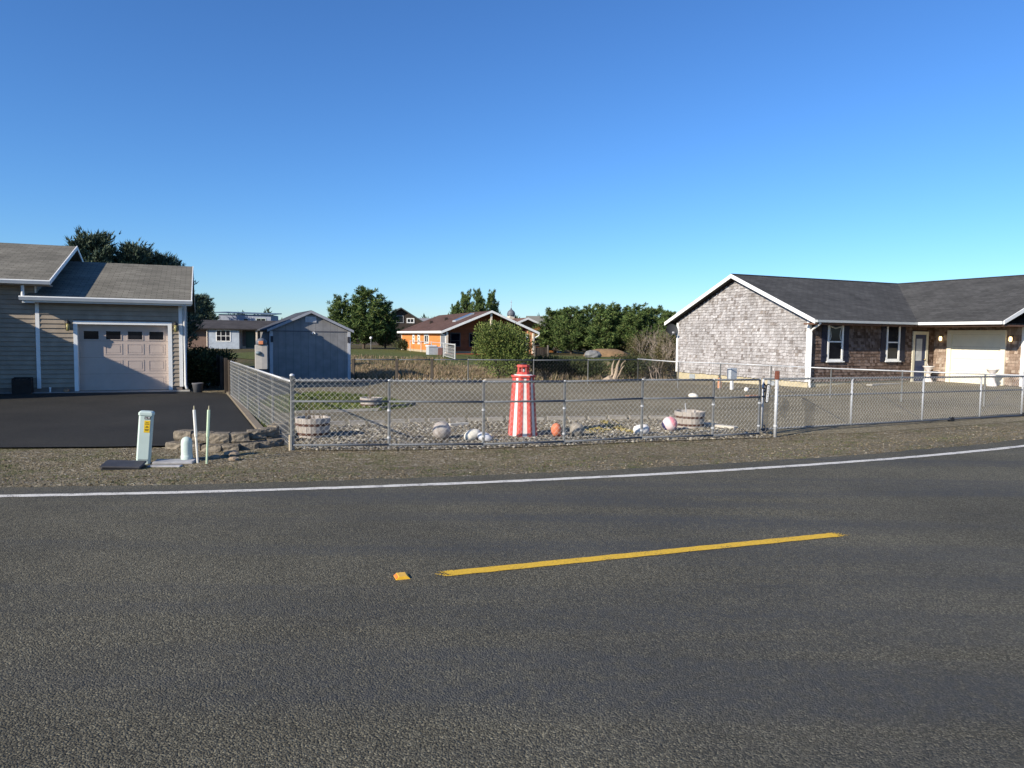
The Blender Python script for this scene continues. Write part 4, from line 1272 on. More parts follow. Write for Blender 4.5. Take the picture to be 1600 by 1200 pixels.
m = MB(); m.box(-.2, 4.2, -GO + .02, -.02, 2.385, 2.43); m.box(-3, .42, -.48, .0, 2.86, 2.90); m.build('soffit', plain('tan soffit', (.3, .25, .2), .8), hb)
m = MB(); m.tube([(-.27, -.40, 2.95), (-.27, -.40, 2.55)], .045, 8); m.build('downspout', GUT, hb)
m = MB(); m.tube([(WG + .11, -.40, 2.44), (WG + .12, -.2, 2.30), (WG + .1, -.06, 2.15), (WG + .1, -.05, -.12), (WG + .14, -.18, -.24)], .042, 8); m.build('downspout', plain('pale grey downspout', (.55, .56, .57), .5, .05), hb, True)
for a in (.795, 3.735):
    l = MB().bevbox(a - .04, a + .04, -.05, -.01, 1.62, 1.84, .005).build('wall_lamp', BLACK, hb)
    m = MB(); m.lathe([(.02, 1.80), (.085, 1.79), (.06, 1.84), (.02, 1.88)], 8, (a, -.13)); m.box(a - .01, a + .01, -.12, -.04, 1.76, 1.78)
    for k in range(4): m.tube([(a + .055 * cos(k * pi / 2 + .78), -.13 + .055 * sin(k * pi / 2 + .78), 1.57), (a + .075 * cos(k * pi / 2 + .78), -.13 + .075 * sin(k * pi / 2 + .78), 1.79)], .006, 4)
    m.build('cage', BLACK, l)
    MB().lathe([(.03, 1.555), (.05, 1.57), (.066, 1.77)], 10, (a, -.13)).build('lamp_glass', plain('amber lamp glass', (.35, .30, .12), .15), l, True)
def BL(u, n, z=0): 
    p = bpt(u, n); return Vector((p.x, p.y, z))
t = thing('firewood_bin', 'dark brown bin on the apron left of the white corner board', 'bin', BL(-.36, -.3, -.28), GB)
DK = plain('dark brown bin', (.030, .021, .017), .8, .2)
m = MB(); m.box(-.24, .24, -.16, -.135, 0, .40); m.box(-.24, .24, .135, .16, 0, .46); m.box(-.24, -.215, -.135, .135, 0, .44); m.box(.215, .24, -.135, .135, 0, .44); m.box(-.215, .215, -.135, .135, .0, .03); m.build('bin', DK, t)
m = MB(); 
for k in range(5): m.tube([(-.2 + k * .09, -.12, .36 + .02 * (k % 2)), (-.17 + k * .09, .12, .38)], .035, 7)
m.build('firewood', plain('old firewood', (.09, .06, .04), .9, .3), t)
t = thing('cleanout_pipe', 'small white cleanout pipe on the apron beside the tan siding', 'pipe', BL(.30, -.12, -.28))
MB().lathe([(.022, 0), (.022, .11)], 10).build('pipe', WHITE, t); MB().lathe([(.03, .11), (.03, .14), (.01, .15)], 10).build('cap', WHITE, t)
m = MB(); m.ball((0, 0, .05), .075, 10, 7, (1.2, .8, .75), .1, rn)
o = tag(m.build('stone', plain('rusty tan stone', (.32, .20, .12), .9, .3)), 'small rusty tan stone on the apron left of the garage door frame', 'rock'); o.location = BL(.72, -.14, -.285)

# ------------------------------------------------------------------ blue grey shed
OS = Vector((-9.86, 29.89, 0))
sh = thing('garden_shed', 'blue grey wooden shed with white corner trim and a gable vent', 'shed', OS, radians(23.5))
SHED = boards_mat('blue grey shed panels', (.25, .245, .245), .30, 'X', .05, .5)
SHEDS = boards_mat('blue grey shed side panels', (.25, .245, .245), .30, 'Y', .05, .5)
WS, DS, ZF = 3.23, 4.8, -.37
zs = lambda x: 2.53 - .46 * abs(x - WS / 2)
MB().prism([(0, 0, ZF), (WS, 0, ZF), (WS, 0, zs(WS) - .06), (WS / 2, 0, 2.47), (0, 0, zs(0) - .06)], (0, DS, 0)).build('wall', SHED, sh)
bx(-.014, WS + .014, -.016, -.001, 1.64, 1.675).build('gable_batten', plain('dark grey strip', (.10, .10, .12), .8), sh)  # thin dark grey strip across the foot of the gable
m = []
for x0, x1 in ((-.012, .10), (WS - .1, WS + .012)): m.append(MB().box(x0, x1, -.028, -.001, ZF, 1.66))
m.append(MB().box(-.028, -.001, 0, .1, ZF, 1.6)); m.append(MB().box(WS + .001, WS + .028, 0, .1, ZF, 1.6))
each('corner_trim', m, plain('white shed trim', (.50, .51, .54), .6, .1), sh)
m = MB(); ov = .13
slab(m, [(-ov, -.14, zs(-ov)), (WS / 2, -.14, 2.53), (WS / 2, DS + .1, 2.53), (-ov, DS + .1, zs(-ov))], .05)
slab(m, [(WS / 2, -.14, 2.53), (WS + ov, -.14, zs(-ov)), (WS + ov, DS + .1, zs(-ov)), (WS / 2, DS + .1, 2.53)], .05)
m.build('roof', roof_mat('dark shed shingles', (.07, .075, .09), swap=True), sh)
m = []
for s_ in (1, -1):
    xe = WS / 2 + s_ * (WS / 2 + ov)
    m.append(MB().prism([(xe, -.165, zs(-ov) - .11), (xe, -.165, zs(-ov) - .01), (WS / 2, -.165, 2.52), (WS / 2, -.165, 2.41)], (0, .024, 0)))
each('rake_board', m, plain('grey white shed trim', (.34, .35, .38), .6, .1), sh)
m = MB(); vx = WS / 2
m.box(vx - .22, vx + .22, -.03, -.001, 2.03, 2.27)
m.build('vent', plain('white shed trim', (.62, .64, .68)), sh)
m = MB()
for k in range(5): m.box(vx - .16, vx + .16, -.036, -.0305, 2.07 + k * .038, 2.083 + k * .038)
m.build('vent_slats', plain('vent grey', (.5, .5, .5)), sh)
m = MB(); m.box(vx + .06, vx + .14, -.05, -.001, 1.60, 1.64); m.ball((vx + .05, -.09, 1.57), .035, 9, 6); m.ball((vx + .15, -.09, 1.57), .035, 9, 6)
m.build('floodlight', WHITE, sh)
m = []
for x in (.06, WS - .06): m.append(MB().box(x - .05, x + .05, -.05, -.029, 1.2, 1.45))
each('hinge_plate', m, plain('dark hinge', (.04, .04, .05), .6), sh)
m = []
for x in (.1, WS / 2, WS - .3):
    for y in (.1, 2, 3.9): m.append(MB().box(x, x + .2, y, y + .2, -.6, ZF - .0))
each('pier_block', m, CONC, sh)

# ------------------------------------------------------------------ orange house far behind
GO_ = radians(20.6)
OO = Vector((-6.6, 71.67, -.3))
ho = thing('orange_house', 'orange cedar house with brown gable roof, skylight and white fascia', 'house', OO, GO_)
ORG = boards_mat('orange cedar siding', (.62, .22, .065), .15, 'Z', .12, .4)
ORD = boards_mat('shade-darkened gable siding', (.22, .075, .035), .15, 'Z', .12, .4)  # gable shade put into a darker copy of the orange siding
W_, L_ = 9.5, 20.0
ZE_, ZR_ = 2.28, 4.38
zo = lambda x: ZR_ - (ZR_ - ZE_) * abs(x - W_ / 2) / (W_ / 2 + .35)
m = MB()
m.prism([(0, 1.5, 0), (W_, 1.5, 0), (W_, 1.5, zo(0) - .15), (W_ / 2, 1.5, ZR_ - .16), (0, 1.5, zo(0) - .15)], (0, L_ - 1.5, 0))
m.build('wall', ORG, ho)
m = MB()
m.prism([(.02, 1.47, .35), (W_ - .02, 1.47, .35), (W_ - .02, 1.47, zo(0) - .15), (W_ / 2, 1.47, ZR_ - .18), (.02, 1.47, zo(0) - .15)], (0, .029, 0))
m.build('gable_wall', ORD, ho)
bx(-.03, W_ + .03, 1.4, L_, -.3, .28).build('foundation', plain('tan foundation', (.42, .33, .22), .9), ho)
bx(.0, W_, -.1, 1.4, -.3, .12).build('porch_floor', plain('red porch boards', (.26, .09, .04), .8), ho)
m = MB()
slab(m, [(-.38, -.2, ZE_), (W_ / 2, -.2, ZR_), (W_ / 2, L_ + .3, ZR_), (-.38, L_ + .3, ZE_)], .12)
slab(m, [(W_ / 2, -.2, ZR_), (W_ + .38, -.2, ZE_), (W_ + .38, L_ + .3, ZE_), (W_ / 2, L_ + .3, ZR_)], .12)
m.build('roof', roof_mat('brown roof shingles', (.105, .062, .05), True, .5, .22), ho)
m = []
m.append(MB().box(-.52, -.385, -.25, L_ + .3, ZE_ - .2, ZE_ + .03))
for s_ in (1, -1):
    xe = W_ / 2 + s_ * (W_ / 2 + .4)
    m.append(MB().prism([(xe, -.26, ZE_ - .22), (xe, -.26, ZE_ + .02), (W_ / 2, -.26, ZR_ + .02), (W_ / 2, -.26, ZR_ - .2)], (0, .05, 0)))
each('fascia', m, WHITE, ho)
m = []
m.append(MB().box(-.03, .0, 1.5, 1.65, 0, 2.1)); m.append(MB().box(-.04, 0, L_ - .3, L_, 0, 2.1)); m.append(MB().box(.12, .3, -.1, .08, 0, 2.2)); m.append(MB().box(W_ / 2 - .09, W_ / 2 + .09, -.1, .08, 2.1, ZR_ - .2)); m.append(MB().box(W_ - .3, W_ - .12, -.1, .08, 0, 2.2))
each('post', m, plain('cream post', (.72, .62, .50), .6), ho)
mo = lambda a, z, o: (-o, a, z)
for a0, a1, z0, z1 in ((12.9, 13.8, .85, 1.95), (10.3, 11.2, .85, 1.95)): window(ho, mo, a0, a1, z0, z1, .2, mid=1.45, proud=.08, sill=0)
window(ho, mo, 6.3, 8.2, .95, 1.98, .16, vert=(7.25,), proud=.08, sill=0)
mf = lambda a, z, o: (a, 1.47 - o, z)
DKF = plain('dark window frame', (.10, .09, .09), .6)
for a0, a1 in ((.95, 2.0), (2.9, 4.3)): window(ho, mf, a0, a1, .75, 2.15, .07, mid=1.35, vert=((a0 + a1) / 2,) if a1 - a0 > 1.2 else None, proud=.08, sill=0, frame=DKF)
m = MB(); m.box(-.02, .1, .1, 1.45, 0.1, 2.05); m.build('porch_panel', plain('grey porch panel', (.18, .19, .21), .5), ho)
sk = lambda x: zo(x)
m = MB(); m.prism([(2.0, 3.2, zo(2.0) + .02), (4.0, 3.2, zo(4.0) + .02), (4.0, 3.2, zo(4.0) + .16), (2.0, 3.2, zo(2.0) + .16)], (0, 1.2, 0)); s1 = m.build('skylight', plain('skylight frame', (.35, .36, .38), .5), ho)
MB().add([(2.1, 3.3, zo(2.1) + .165), (3.9, 3.3, zo(3.9) + .165), (3.9, 4.3, zo(3.9) + .165), (2.1, 4.3, zo(2.1) + .165)], [(0, 1, 2, 3)]).build('pane', GLASS, s1)
m = []
for x, y in ((2.6, 9.5), (1.8, 13)): m.append(MB().box(x, x + .35, y, y + .35, zo(x) - .1, zo(x + .35) + .22))
each('roof_vent', m, plain('dark roof vent', (.05, .035, .03), .7), ho)
m = MB(); m.tube([(-.45, -.15, 2.1), (-.2, -.05, 1.95), (.05, .0, 1.85), (.06, .0, .1)], .05, 6); m.build('downspout', WHITE, ho)
m = MB(); m.tube([(W_ + .42, -.15, 2.1), (W_ + .3, -.05, 1.9), (W_ - .1, .0, 1.7)], .06, 6); m.build('downspout', WHITE, ho)
bx(W_ - .75, W_ - .05, .1, .8, 0, 2.55).build('brick_pier', plain('orange brick pier', (.50, .23, .12), .85, .15), ho)
m = MB(); m.box(W_ - 1.0, W_ - .76, .05, .12, .35, 2.15); m.build('pier_trim', WHITE, ho)
# utility box and small fence gate on its lawn
p = D(682, 556, 70)
t = thing('utility_cabinet', 'grey white cabinet with low lid beside the orange house', 'cabinet', (p.x, p.y, -.3), GO_)
MB().bevbox(-.9, .55, -.5, .5, 0, .78, .03).build('cabinet', plain('grey white cabinet', (.42, .44, .46), .5), t); MB().bevbox(-.95, -.1, -.55, .55, .79, .93, .03).build('lid', plain('white lid', (.66, .66, .66), .5), t)
t = tag(MB().bevbox(-.22, .22, -.4, .4, 0, .7, .02).build('storage_box', plain('dark red box', (.14, .07, .06), .7)), 'small dark red box beside the grey cabinet at the orange house', 'box'); t.location = (*D(688.5, 555, 69).xy, -.3)
# pipe frame garden fence
pts = [D(641, 540, 84), D(658, 541, 80), D(674, 543, 72), D(693, 548, 62), D(711, 549, 55)]
t = thing('garden_fence', 'thin grey pipe garden fence and gate in front of the orange house', 'fence', (pts[0].x, pts[0].y, -.3))
FG = plain('grey fence pipe', (.48, .48, .46), .5, .1)
for p in pts: MB().lathe([(.045, -.15), (.045, 1.25)], 6, (p.x - pts[0].x, p.y - pts[0].y)).build('post', FG, t)
m = MB()
for a, b in zip(pts, pts[1:]): m.tube([(a.x - pts[0].x, a.y - pts[0].y, 1.2), (b.x - pts[0].x, b.y - pts[0].y, 1.2)], .03, 5)
m.build('rail', FG, t)
m = MB()
a, b = pts[3] - pts[0], pts[4] - pts[0]
for z in (.15, 1.15): m.tube([(a.x + .1, a.y, z), (b.x - .05, b.y, z)], .03, 5)
m.tube([(a.x + .1, a.y, .15), (a.x + .1, a.y, 1.15)], .03, 5)
wires(m, a, b, .2, 1.1, .2, 1.1, .12, .006)
m.build('gate_leaf', FG, t)
# dark yard gate right of the round bush
t = thing('yard_gate', 'dark board yard gate between grey posts right of the round bush', 'gate', (*D(846, 560, 66).xy, -.35), GO_)
m = MB()
for k in range(6): m.box(-.55 + k * .18, -.39 + k * .18, -.02, .02, .05, .95)
m.build('boards', DWOOD, t)
for x in (-.66, .62): MB().bevbox(x - .07, x + .07, -.07, .07, -.2, 1.15, .02).build('post', wood_mat('grey post wood', (.1, .085, .07), (.2, .17, .14)), t)

# second orange house and its cupola
h2 = thing('cedar_house', 'second orange cedar house half hidden behind pines and the orange house', 'house', (*D(822, 540, 86).xy, -.3), GO_)
m = MB()
ZR2, ZE2, HW = 4.05, 2.55, 3.5
m.prism([(-HW, 0, 0), (HW, 0, 0), (HW, 0, ZE2), (0, 0, ZR2 - .1), (-HW, 0, ZE2)], (0, 14, 0)); m.build('wall', boards_mat('orange brown siding', (.36, .15, .055), .15, 'Z', .12, .4), h2)
m = MB()
slab(m, [(-HW - .4, -.5, ZE2 - .1), (0, -.5, ZR2), (0, 14, ZR2), (-HW - .4, 14, ZE2 - .1)]); slab(m, [(0, -.5, ZR2), (HW + .4, -.5, ZE2 - .1), (HW + .4, 14, ZE2 - .1), (0, 14, ZR2)])
m.build('roof', roof_mat('faded brown roof', (.15, .085, .065), True, .5, .22), h2)
m = []
for s_ in (1, -1): m.append(MB().prism([(s_ * (HW + .4), -.56, ZE2 - .32), (s_ * (HW + .4), -.56, ZE2 - .08), (0, -.56, ZR2 + .02), (0, -.56, ZR2 - .22)], (0, .05, 0)))
each('fascia', m, WHITE, h2)
window(h2, lambda a, z, o: (a, -o, z), .95, 1.75, .75, 1.75, .1, proud=.08, sill=0, frame=DKF)
m = MB(); m.tube([(HW - .15, -.08, 1.6), (HW - .15, -.08, .3), (HW + .3, -.15, .05), (HW + .9, -.15, 0)], .06, 6); m.build('downspout', WHITE, h2)
cp = D(798.5, 496, 90)
t = thing('cupola', 'small dark domed cupola with a thin finial on the far brown roof', 'cupola', (cp.x, cp.y, ZR2 - .3), GO_)
MB().bevbox(-.36, .36, -.36, .36, -.35, .30, .03).build('base', plain('cream cupola base', (.62, .56, .44), .7), t)
MB().lathe([(.46, .30), (.50, .36), (.50, .6), (.42, .82), (.22, 1.0), (.10, 1.1), (.06, 1.3)], 12).build('dome', plain('slate dome', (.12, .13, .15), .5, .1), t)
m = MB(); m.tube([(0, 0, 1.25), (0, 0, 2.2)], .03, 6); m.ball((0, 0, 1.55), .06, 8, 6); m.tube([(-.12, 0, 1.95), (.12, 0, 1.95)], .025, 5); m.build('finial', plain('pale finial', (.5, .5, .5), .5), t)

# far grey bungalow on the left and the blue two storey behind it
p = D(292, 545, 86)
hg = thing('grey_bungalow', 'pale grey bungalow with long dark roof behind the shed and fence', 'house', (p.x, p.y, -.3), radians(6))
LB = 12.2
bx(0, 2.6, 0, 8, 0, 2.35).build('wall', boards_mat('brown grey siding', (.15, .10, .08), .2, 'Z', .08, .4), hg)
bx(2.605, 6.1, -.6, 8, 0, 2.35).build('wall', boards_mat('pale blue grey siding', (.33, .37, .42), .2, 'Z', .05, .3), hg)
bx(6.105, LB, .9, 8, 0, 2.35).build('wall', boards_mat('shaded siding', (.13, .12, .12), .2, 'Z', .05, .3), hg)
m = MB(); slab(m, [(-1.4, -1.0, 2.36), (LB + .6, -1.0, 2.36), (LB + .6, 4.2, 3.42), (-1.4, 4.2, 3.42)], .14); slab(m, [(-1.4, 4.2, 3.42), (LB + .6, 4.2, 3.42), (LB + .6, 9, 2.36), (-1.4, 9, 2.36)], .14)
m.build('roof', roof_mat('dark grey roof', (.06, .055, .055), False, .6, .25), hg)
wf = lambda a, z, o: (a, -.6 - o, z)
window(hg, wf, 3.5, 5.15, .85, 2.2, .08, mid=1.5, vert=(4.05, 4.6), proud=.06, sill=.0)
m = MB(); m.tube([(2.5, -.66, 2.2), (2.5, -.66, 0)], .06, 6); m.build('downspout', plain('cream post', (.72, .62, .50), .6), hg)
m = []; m.append(MB().box(6.1, LB, .85, .895, .0, .3)); m.append(MB().box(8.0, 8.2, -.7, -.5, 0, 2.3)); each('porch_post', m, plain('pale post', (.5, .42, .34), .7), hg)
bx(6.5, 7.5, .82, .88, .1, 2.05).build('door', plain('green dark door', (.03, .06, .045), .5), hg)
m = MB(); m.lathe([(.16, 0), (.2, .35)], 10, (8.5, -.3)); m.build('flower_pot', WHITE, hg)
p = D(342, 545, 108)
hs = thing('two_storey_house', 'blue grey two storey house with a flat shed roof above the grey bungalow', 'house', (p.x, p.y, -.3), radians(9))
bx(0, 7.4, 0, 7, 0, 4.6).build('wall', boards_mat('slate blue siding', (.30, .33, .40), .25, 'Z', .04, .3), hs)
m = MB(); m.prism([(-.4, -.35, 4.75), (7.9, -.35, 4.6), (7.9, -.35, 4.74), (-.4, -.35, 4.89)], (0, 7.6, .3)); m.build('roof', plain('blue metal roof', (.10, .15, .21), .6, .1), hs)
wf = lambda a, z, o: (a, -o, z)
window(hs, wf, 5.3, 6.7, 3.0, 4.1, .1, vert=(6.0,), proud=.06, sill=0, frame=plain('pale green frame', (.4, .46, .42), .6))
window(hs, wf, 3.6, 4.1, 3.5, 3.95, .08, proud=.06, sill=0, frame=BLACK)
# dark gabled house behind the pines
p = D(626, 545, 125)
hd = thing('dark_gabled_house', 'dark shingled house with a steep gable and small white windows behind the pines', 'house', (p.x, p.y, -.3), radians(14))
m = MB(); m.prism([(-3.6, 0, 0), (3.6, 0, 0), (3.6, 0, 4.2), (0, 0, 6.4), (-3.6, 0, 4.2)], (0, 10, 0)); m.build('wall', boards_mat('dark stained shingles', (.055, .042, .036), .25, 'Z', .12, .4), hd)
m = MB(); slab(m, [(-4.2, -.7, 3.95), (0, -.7, 6.52), (0, 10.5, 6.52), (-4.2, 10.5, 3.95)], .2); slab(m, [(0, -.7, 6.52), (4.2, -.7, 3.95), (4.2, 10.5, 3.95), (0, 10.5, 6.52)], .2)
m.build('roof', plain('grey green roof', (.075, .085, .08), .9, .15), hd)
wf = lambda a, z, o: (a, -o, z)
window(hd, wf, 1.0, 2.3, 3.9, 4.75, .16, vert=(1.65,), proud=.08, sill=0)
window(hd, wf, -.7, .5, 3.9, 5.15, .1, proud=.08, sill=0, frame=plain('dull frame', (.3, .3, .3), .6))
bx(-9, 9, 4, 9, 0, 4.35).build('rear_wing', plain('weathered wing', (.10, .09, .085), .9), hd)
p = D(672, 545, 140)
hz = thing('low_roofed_house', 'low grey roofed house just showing between dark gable and orange house', 'house', (p.x, p.y, -.3), 0)
bx(-5, 5, 0, 6, 0, 4.3).build('wall', plain('grey wall', (.2, .2, .2), .9), hz)
m = MB(); slab(m, [(-6, -.8, 4.3), (6, -.8, 4.3), (6, 3, 5.2), (-6, 3, 5.2)], .2); slab(m, [(-6, 3, 5.2), (6, 3, 5.2), (6, 6.8, 4.3), (-6, 6.8, 4.3)], .2); m.build('roof', plain('pale grey roof', (.24, .24, .25), .9), hz)
p = D(862, 545, 120)
hz = thing('low_roofed_house', 'low pale roofed house glimpsed above the pines right of the cupola', 'house', (p.x, p.y, -.3), 0)
bx(-3.5, 3.5, 0, 6, 0, 4.2).build('wall', plain('grey wall', (.2, .2, .2)), hz)
m = MB(); slab(m, [(-4.2, -.8, 4.0), (4.2, -.8, 4.0), (4.2, 3, 5.3), (-4.2, 3, 5.3)], .2); slab(m, [(-4.2, 3, 5.3), (4.2, 3, 5.3), (4.2, 6.8, 4.0), (-4.2, 6.8, 4.0)], .2); m.build('roof', plain('tan grey roof', (.2, .19, .16), .9), hz)
#@@PART4
# ------------------------------------------------------------------ trees
BARK = plain('pine bark', (.085, .065, .05), .95, .3, 9, .5, 20)
def needles(name, stops): return island_mat(name, stops, .75, .2)
PINE_M = needles('pine needles', [(0, (.024, .046, .014)), (.45, (.070, .116, .034)), (.85, (.142, .192, .056)), (1, (.21, .24, .08))])
SPRUCE_M = needles('spruce needles', [(0, (.026, .042, .030)), (.5, (.068, .098, .066)), (.9, (.12, .155, .10)), (1, (.17, .20, .13))])
LEAF_M = needles('willow leaves', [(0, (.048, .072, .016)), (.5, (.10, .142, .034)), (.85, (.17, .205, .052)), (1, (.25, .25, .09))])
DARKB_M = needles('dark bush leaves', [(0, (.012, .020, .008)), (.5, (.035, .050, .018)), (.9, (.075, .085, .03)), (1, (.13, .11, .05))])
OLIVE_M = needles('olive scrub leaves', [(0, (.035, .036, .014)), (.5, (.075, .070, .028)), (.9, (.12, .10, .045)), (1, (.19, .15, .08))])

def sprig(m, p, d, ln, wd, rn):
    """a needle spray: two thin crossing triangles pointing along d"""
    d = d.normalized()
    a = Vector((rn.gauss(0, 1), rn.gauss(0, 1), rn.gauss(0, 1))).cross(d)
    if a.length < 1e-3: a = Vector((1, 0, 0))
    a = a.normalized() * wd
    m.add([p - a, p + a, p + d * ln], [(0, 1, 2)])

def conifer(name, label, H, R, seed, profile, mat, base=.12, levels=26, per=7, ln=.34, wd=.05, dens=7, up=.35, droop=0., trunk_r=None, leaders=1, tuft=0):
    rn = random.Random(seed)
    t = thing(name, label, 'tree')
    tm, cm = MB(), MB()
    tr = trunk_r or H * .022
    bend = [(rn.uniform(-.03, .03) * H, rn.uniform(-.03, .03) * H) for _ in range(3)]
    def axis_(f): return Vector((bend[0][0] * sin(f * 3), bend[1][1] * sin(f * 2.3), f * H))
    tm.tube([axis_(f) for f in (0, .2, .4, .6, .8, .97)], [tr, tr * .85, tr * .7, tr * .5, tr * .3, tr * .08], 8)
    for i in range(levels):
        f = base + (1 - base) * (i + rn.random() * .8) / levels
        for j in range(per):
            if rn.random() < .12: continue
            a = rn.uniform(0, 2 * pi)
            rl = R * profile(f) * rn.uniform(.55, 1.12)
            if rl < .08: rl = .08
            o = axis_(f)
            dr = Vector((cos(a), sin(a), up * rn.uniform(.3, 1.5) - droop))
            pts = [o, o + dr * rl * .5 + Vector((0, 0, -.03 * rl)), o + dr * rl + Vector((0, 0, up * rl * .25))]
            tm.tube(pts, [tr * .28 * (1.1 - f), tr * .16, .008], 4, cap=False)
            n = max(5, int(dens * rl / (ln * .55)))
            if tuft:
                for q in [1.0] + [rn.uniform(.3, .95) for _ in range(max(1, int(rl / .42)))]:
                    p = pts[0].lerp(pts[1], q * 2) if q < .5 else pts[1].lerp(pts[2], (q - .5) * 2)
                    p = p + Vector((rn.gauss(0, .06), rn.gauss(0, .06), rn.gauss(.04, .05)))
                    tr_ = tuft * rn.uniform(.7, 1.25) * (1 - .35 * f)
                    for _ in range(32):
                        d = Vector((rn.gauss(0, 1), rn.gauss(0, 1), rn.gauss(.35, .8))).normalized() + dr * .25
                        o_ = d * tr_ * rn.uniform(0, .65)
                        sprig(cm, p + o_, d + Vector((0, 0, .35)), tr_ * rn.uniform(.55, 1.0), wd, rn)
                continue
            for k in range(n):
                q = rn.uniform(.28, 1.04) ** .8
                p = pts[0].lerp(pts[1], q * 2) if q < .5 else pts[1].lerp(pts[2], (q - .5) * 2)
                sp = ln * .55
                p = p + Vector((rn.gauss(0, sp), rn.gauss(0, sp), rn.gauss(0, sp * .6)))
                for _ in range(3):
                    d = dr * .7 + Vector((rn.gauss(0, .45), rn.gauss(0, .45), .55 + rn.gauss(0, .35)))
                    sprig(cm, p, d, ln * rn.uniform(.6, 1.25), wd, rn)
    for k in range(leaders * 8):                # leading shoots
        p = axis_(1 - rn.random() * .12) + Vector((rn.gauss(0, .1) * R, rn.gauss(0, .1) * R, 0))
        sprig(cm, p, Vector((rn.gauss(0, .15), rn.gauss(0, .15), 1)), ln * rn.uniform(1.2, 2.6), wd, rn)
    tm.build('trunk', BARK, t)
    cm.build('crown', mat, t)
    return t

prof_pine = lambda f: min(1, .75 + f * 1.2) * max(.1, 1 - f) ** .45 * 1.15
prof_cone = lambda f: max(.05, (1 - f) ** .8 * (1 if f > .12 else .6))
prof_spr = lambda f: max(.06, (1 - f) ** .62)
PG = 'shore pines beyond the lot'
pines = [conifer('pine_tree', 'x', 6.4, 2.3, s, prof_pine, PINE_M, base=.05, levels=25, per=7, ln=.42, wd=.045, tuft=.44, up=.5) for s in (1, 2, 3, 5, 6, 9)]
used = [False] * 6
def pine(px, d, topy, wpx, label, kind, base_y=None, rz=0.0):
    p = D(px, 545, d)
    Ht = EYE - (-.35) + (525.6 + .012 * (px - 800) - topy) / FPX * d
    src = pines[kind]
    o = src if not used[kind] else copy_tree(src)
    used[kind] = True
    wr = wpx / FPX * d / 2
    o.location = (p.x, p.y, -.35); o.rotation_euler = (0, 0, rz)
    o.scale = (wr / 2.3, wr / 2.3, Ht / 6.5)
    o['label'] = label; o['group'] = PG
PL_ = [
 (534, 98, 470, 50, 'left pine of the cluster behind the blue shed', 0, 0),
 (568, 97, 456, 68, 'tallest pine of the cluster between shed and orange house', 1, 1),
 (602, 99, 476, 48, 'right pine of the cluster, in front of the dark gabled house', 2, 2),
 (728, 128, 461, 34, 'tall dark pine rising behind the orange house roof, left one', 1, 3),
 (747, 126, 460, 28, 'tall dark pine in the middle behind the orange house ridge', 0, 4),
 (766, 130, 461, 30, 'tall dark pine right of the middle behind the orange house ridge', 2, 5),
 (711, 124, 479, 26, 'small round pine low behind the orange house roof', 0, 1.4),
 (868, 84, 488, 46, 'pine at the left end of the green row, over the second orange house', 0, 2.2),
 (893, 80, 484, 46, 'second pine of the green row right of the cedar house', 1, .6),
 (919, 82, 483, 44, 'pine of the green row above the grey boulder', 2, 4.4),
 (944, 78, 481, 46, 'pine in the middle of the green row with a forked top', 1, 2.6),
 (969, 80, 483, 46, 'pine of the green row above the driftwood stump', 0, 3.3),
 (994, 77, 484, 46, 'pine of the green row left of the tallest bare shrub', 2, .3),
 (1018, 79, 485, 44, 'pine of the green row behind the bare shrubs', 1, 5.2),
 (1042, 76, 489, 40, 'last pine of the green row beside the shingled gable', 0, 4.9),
 (880, 96, 492, 44, 'shorter pine filling the gap behind the left end of the green row', 2, 1.0),
 (957, 94, 490, 50, 'shorter pine filling the gap behind the middle of the green row', 1, 3.9),
]
for i, (x, d, ty, w_, lab, k, rz) in enumerate(PL_): pine(x, d, ty, w_ * ((1, 1.12, .95)[i % 3] if i < 7 else (1.25, 1.4, 1.2)[i % 3]), lab, i % 6, rz=rz)
# spruces behind the tan garage
SG = 'spruces behind the tan garage'
spr = None
for (px, d, ty, wpx, lab, rz) in ((150, 38, 372, 120, 'tallest bluish spruce rising behind the tan garage ridge', 0), (212, 39, 388, 110, 'middle spruce behind the tan garage roof', 2.1), (256, 40, 404, 100, 'spruce over the right part of the tan garage roof', 4.0)):
    p = D(px, 545, d)
    Ht = EYE + .35 + (525.6 + .012 * (px - 800) - ty) / FPX * d
    if spr is None:
        spr = conifer('spruce_tree', 'x', 7.0, 2.4, 8, lambda f: (1 - f) ** .5 * .9 + .1, SPRUCE_M, levels=30, per=8, ln=.30, wd=.035, dens=7, up=.5, leaders=2)
        o = spr
    else: o = copy_tree(spr)
    wr = wpx / FPX * d / 2
    o.location = (p.x, p.y, -.35); o.rotation_euler = (0, 0, rz); o.scale = (wr / 2.1, wr / 2.1, Ht / 7.15)
    o['label'] = lab; o['group'] = SG
o = conifer('pine_tree', 'dark pine between the tan garage and the grey bungalow', 4.6, 1.5, 17, prof_pine, SPRUCE_M, levels=22, per=7, ln=.28, wd=.04, dens=6)
p = D(316, 545, 104); o.location = (p.x, p.y, -.35); o.scale = (1.6, 1.6, 1.5)

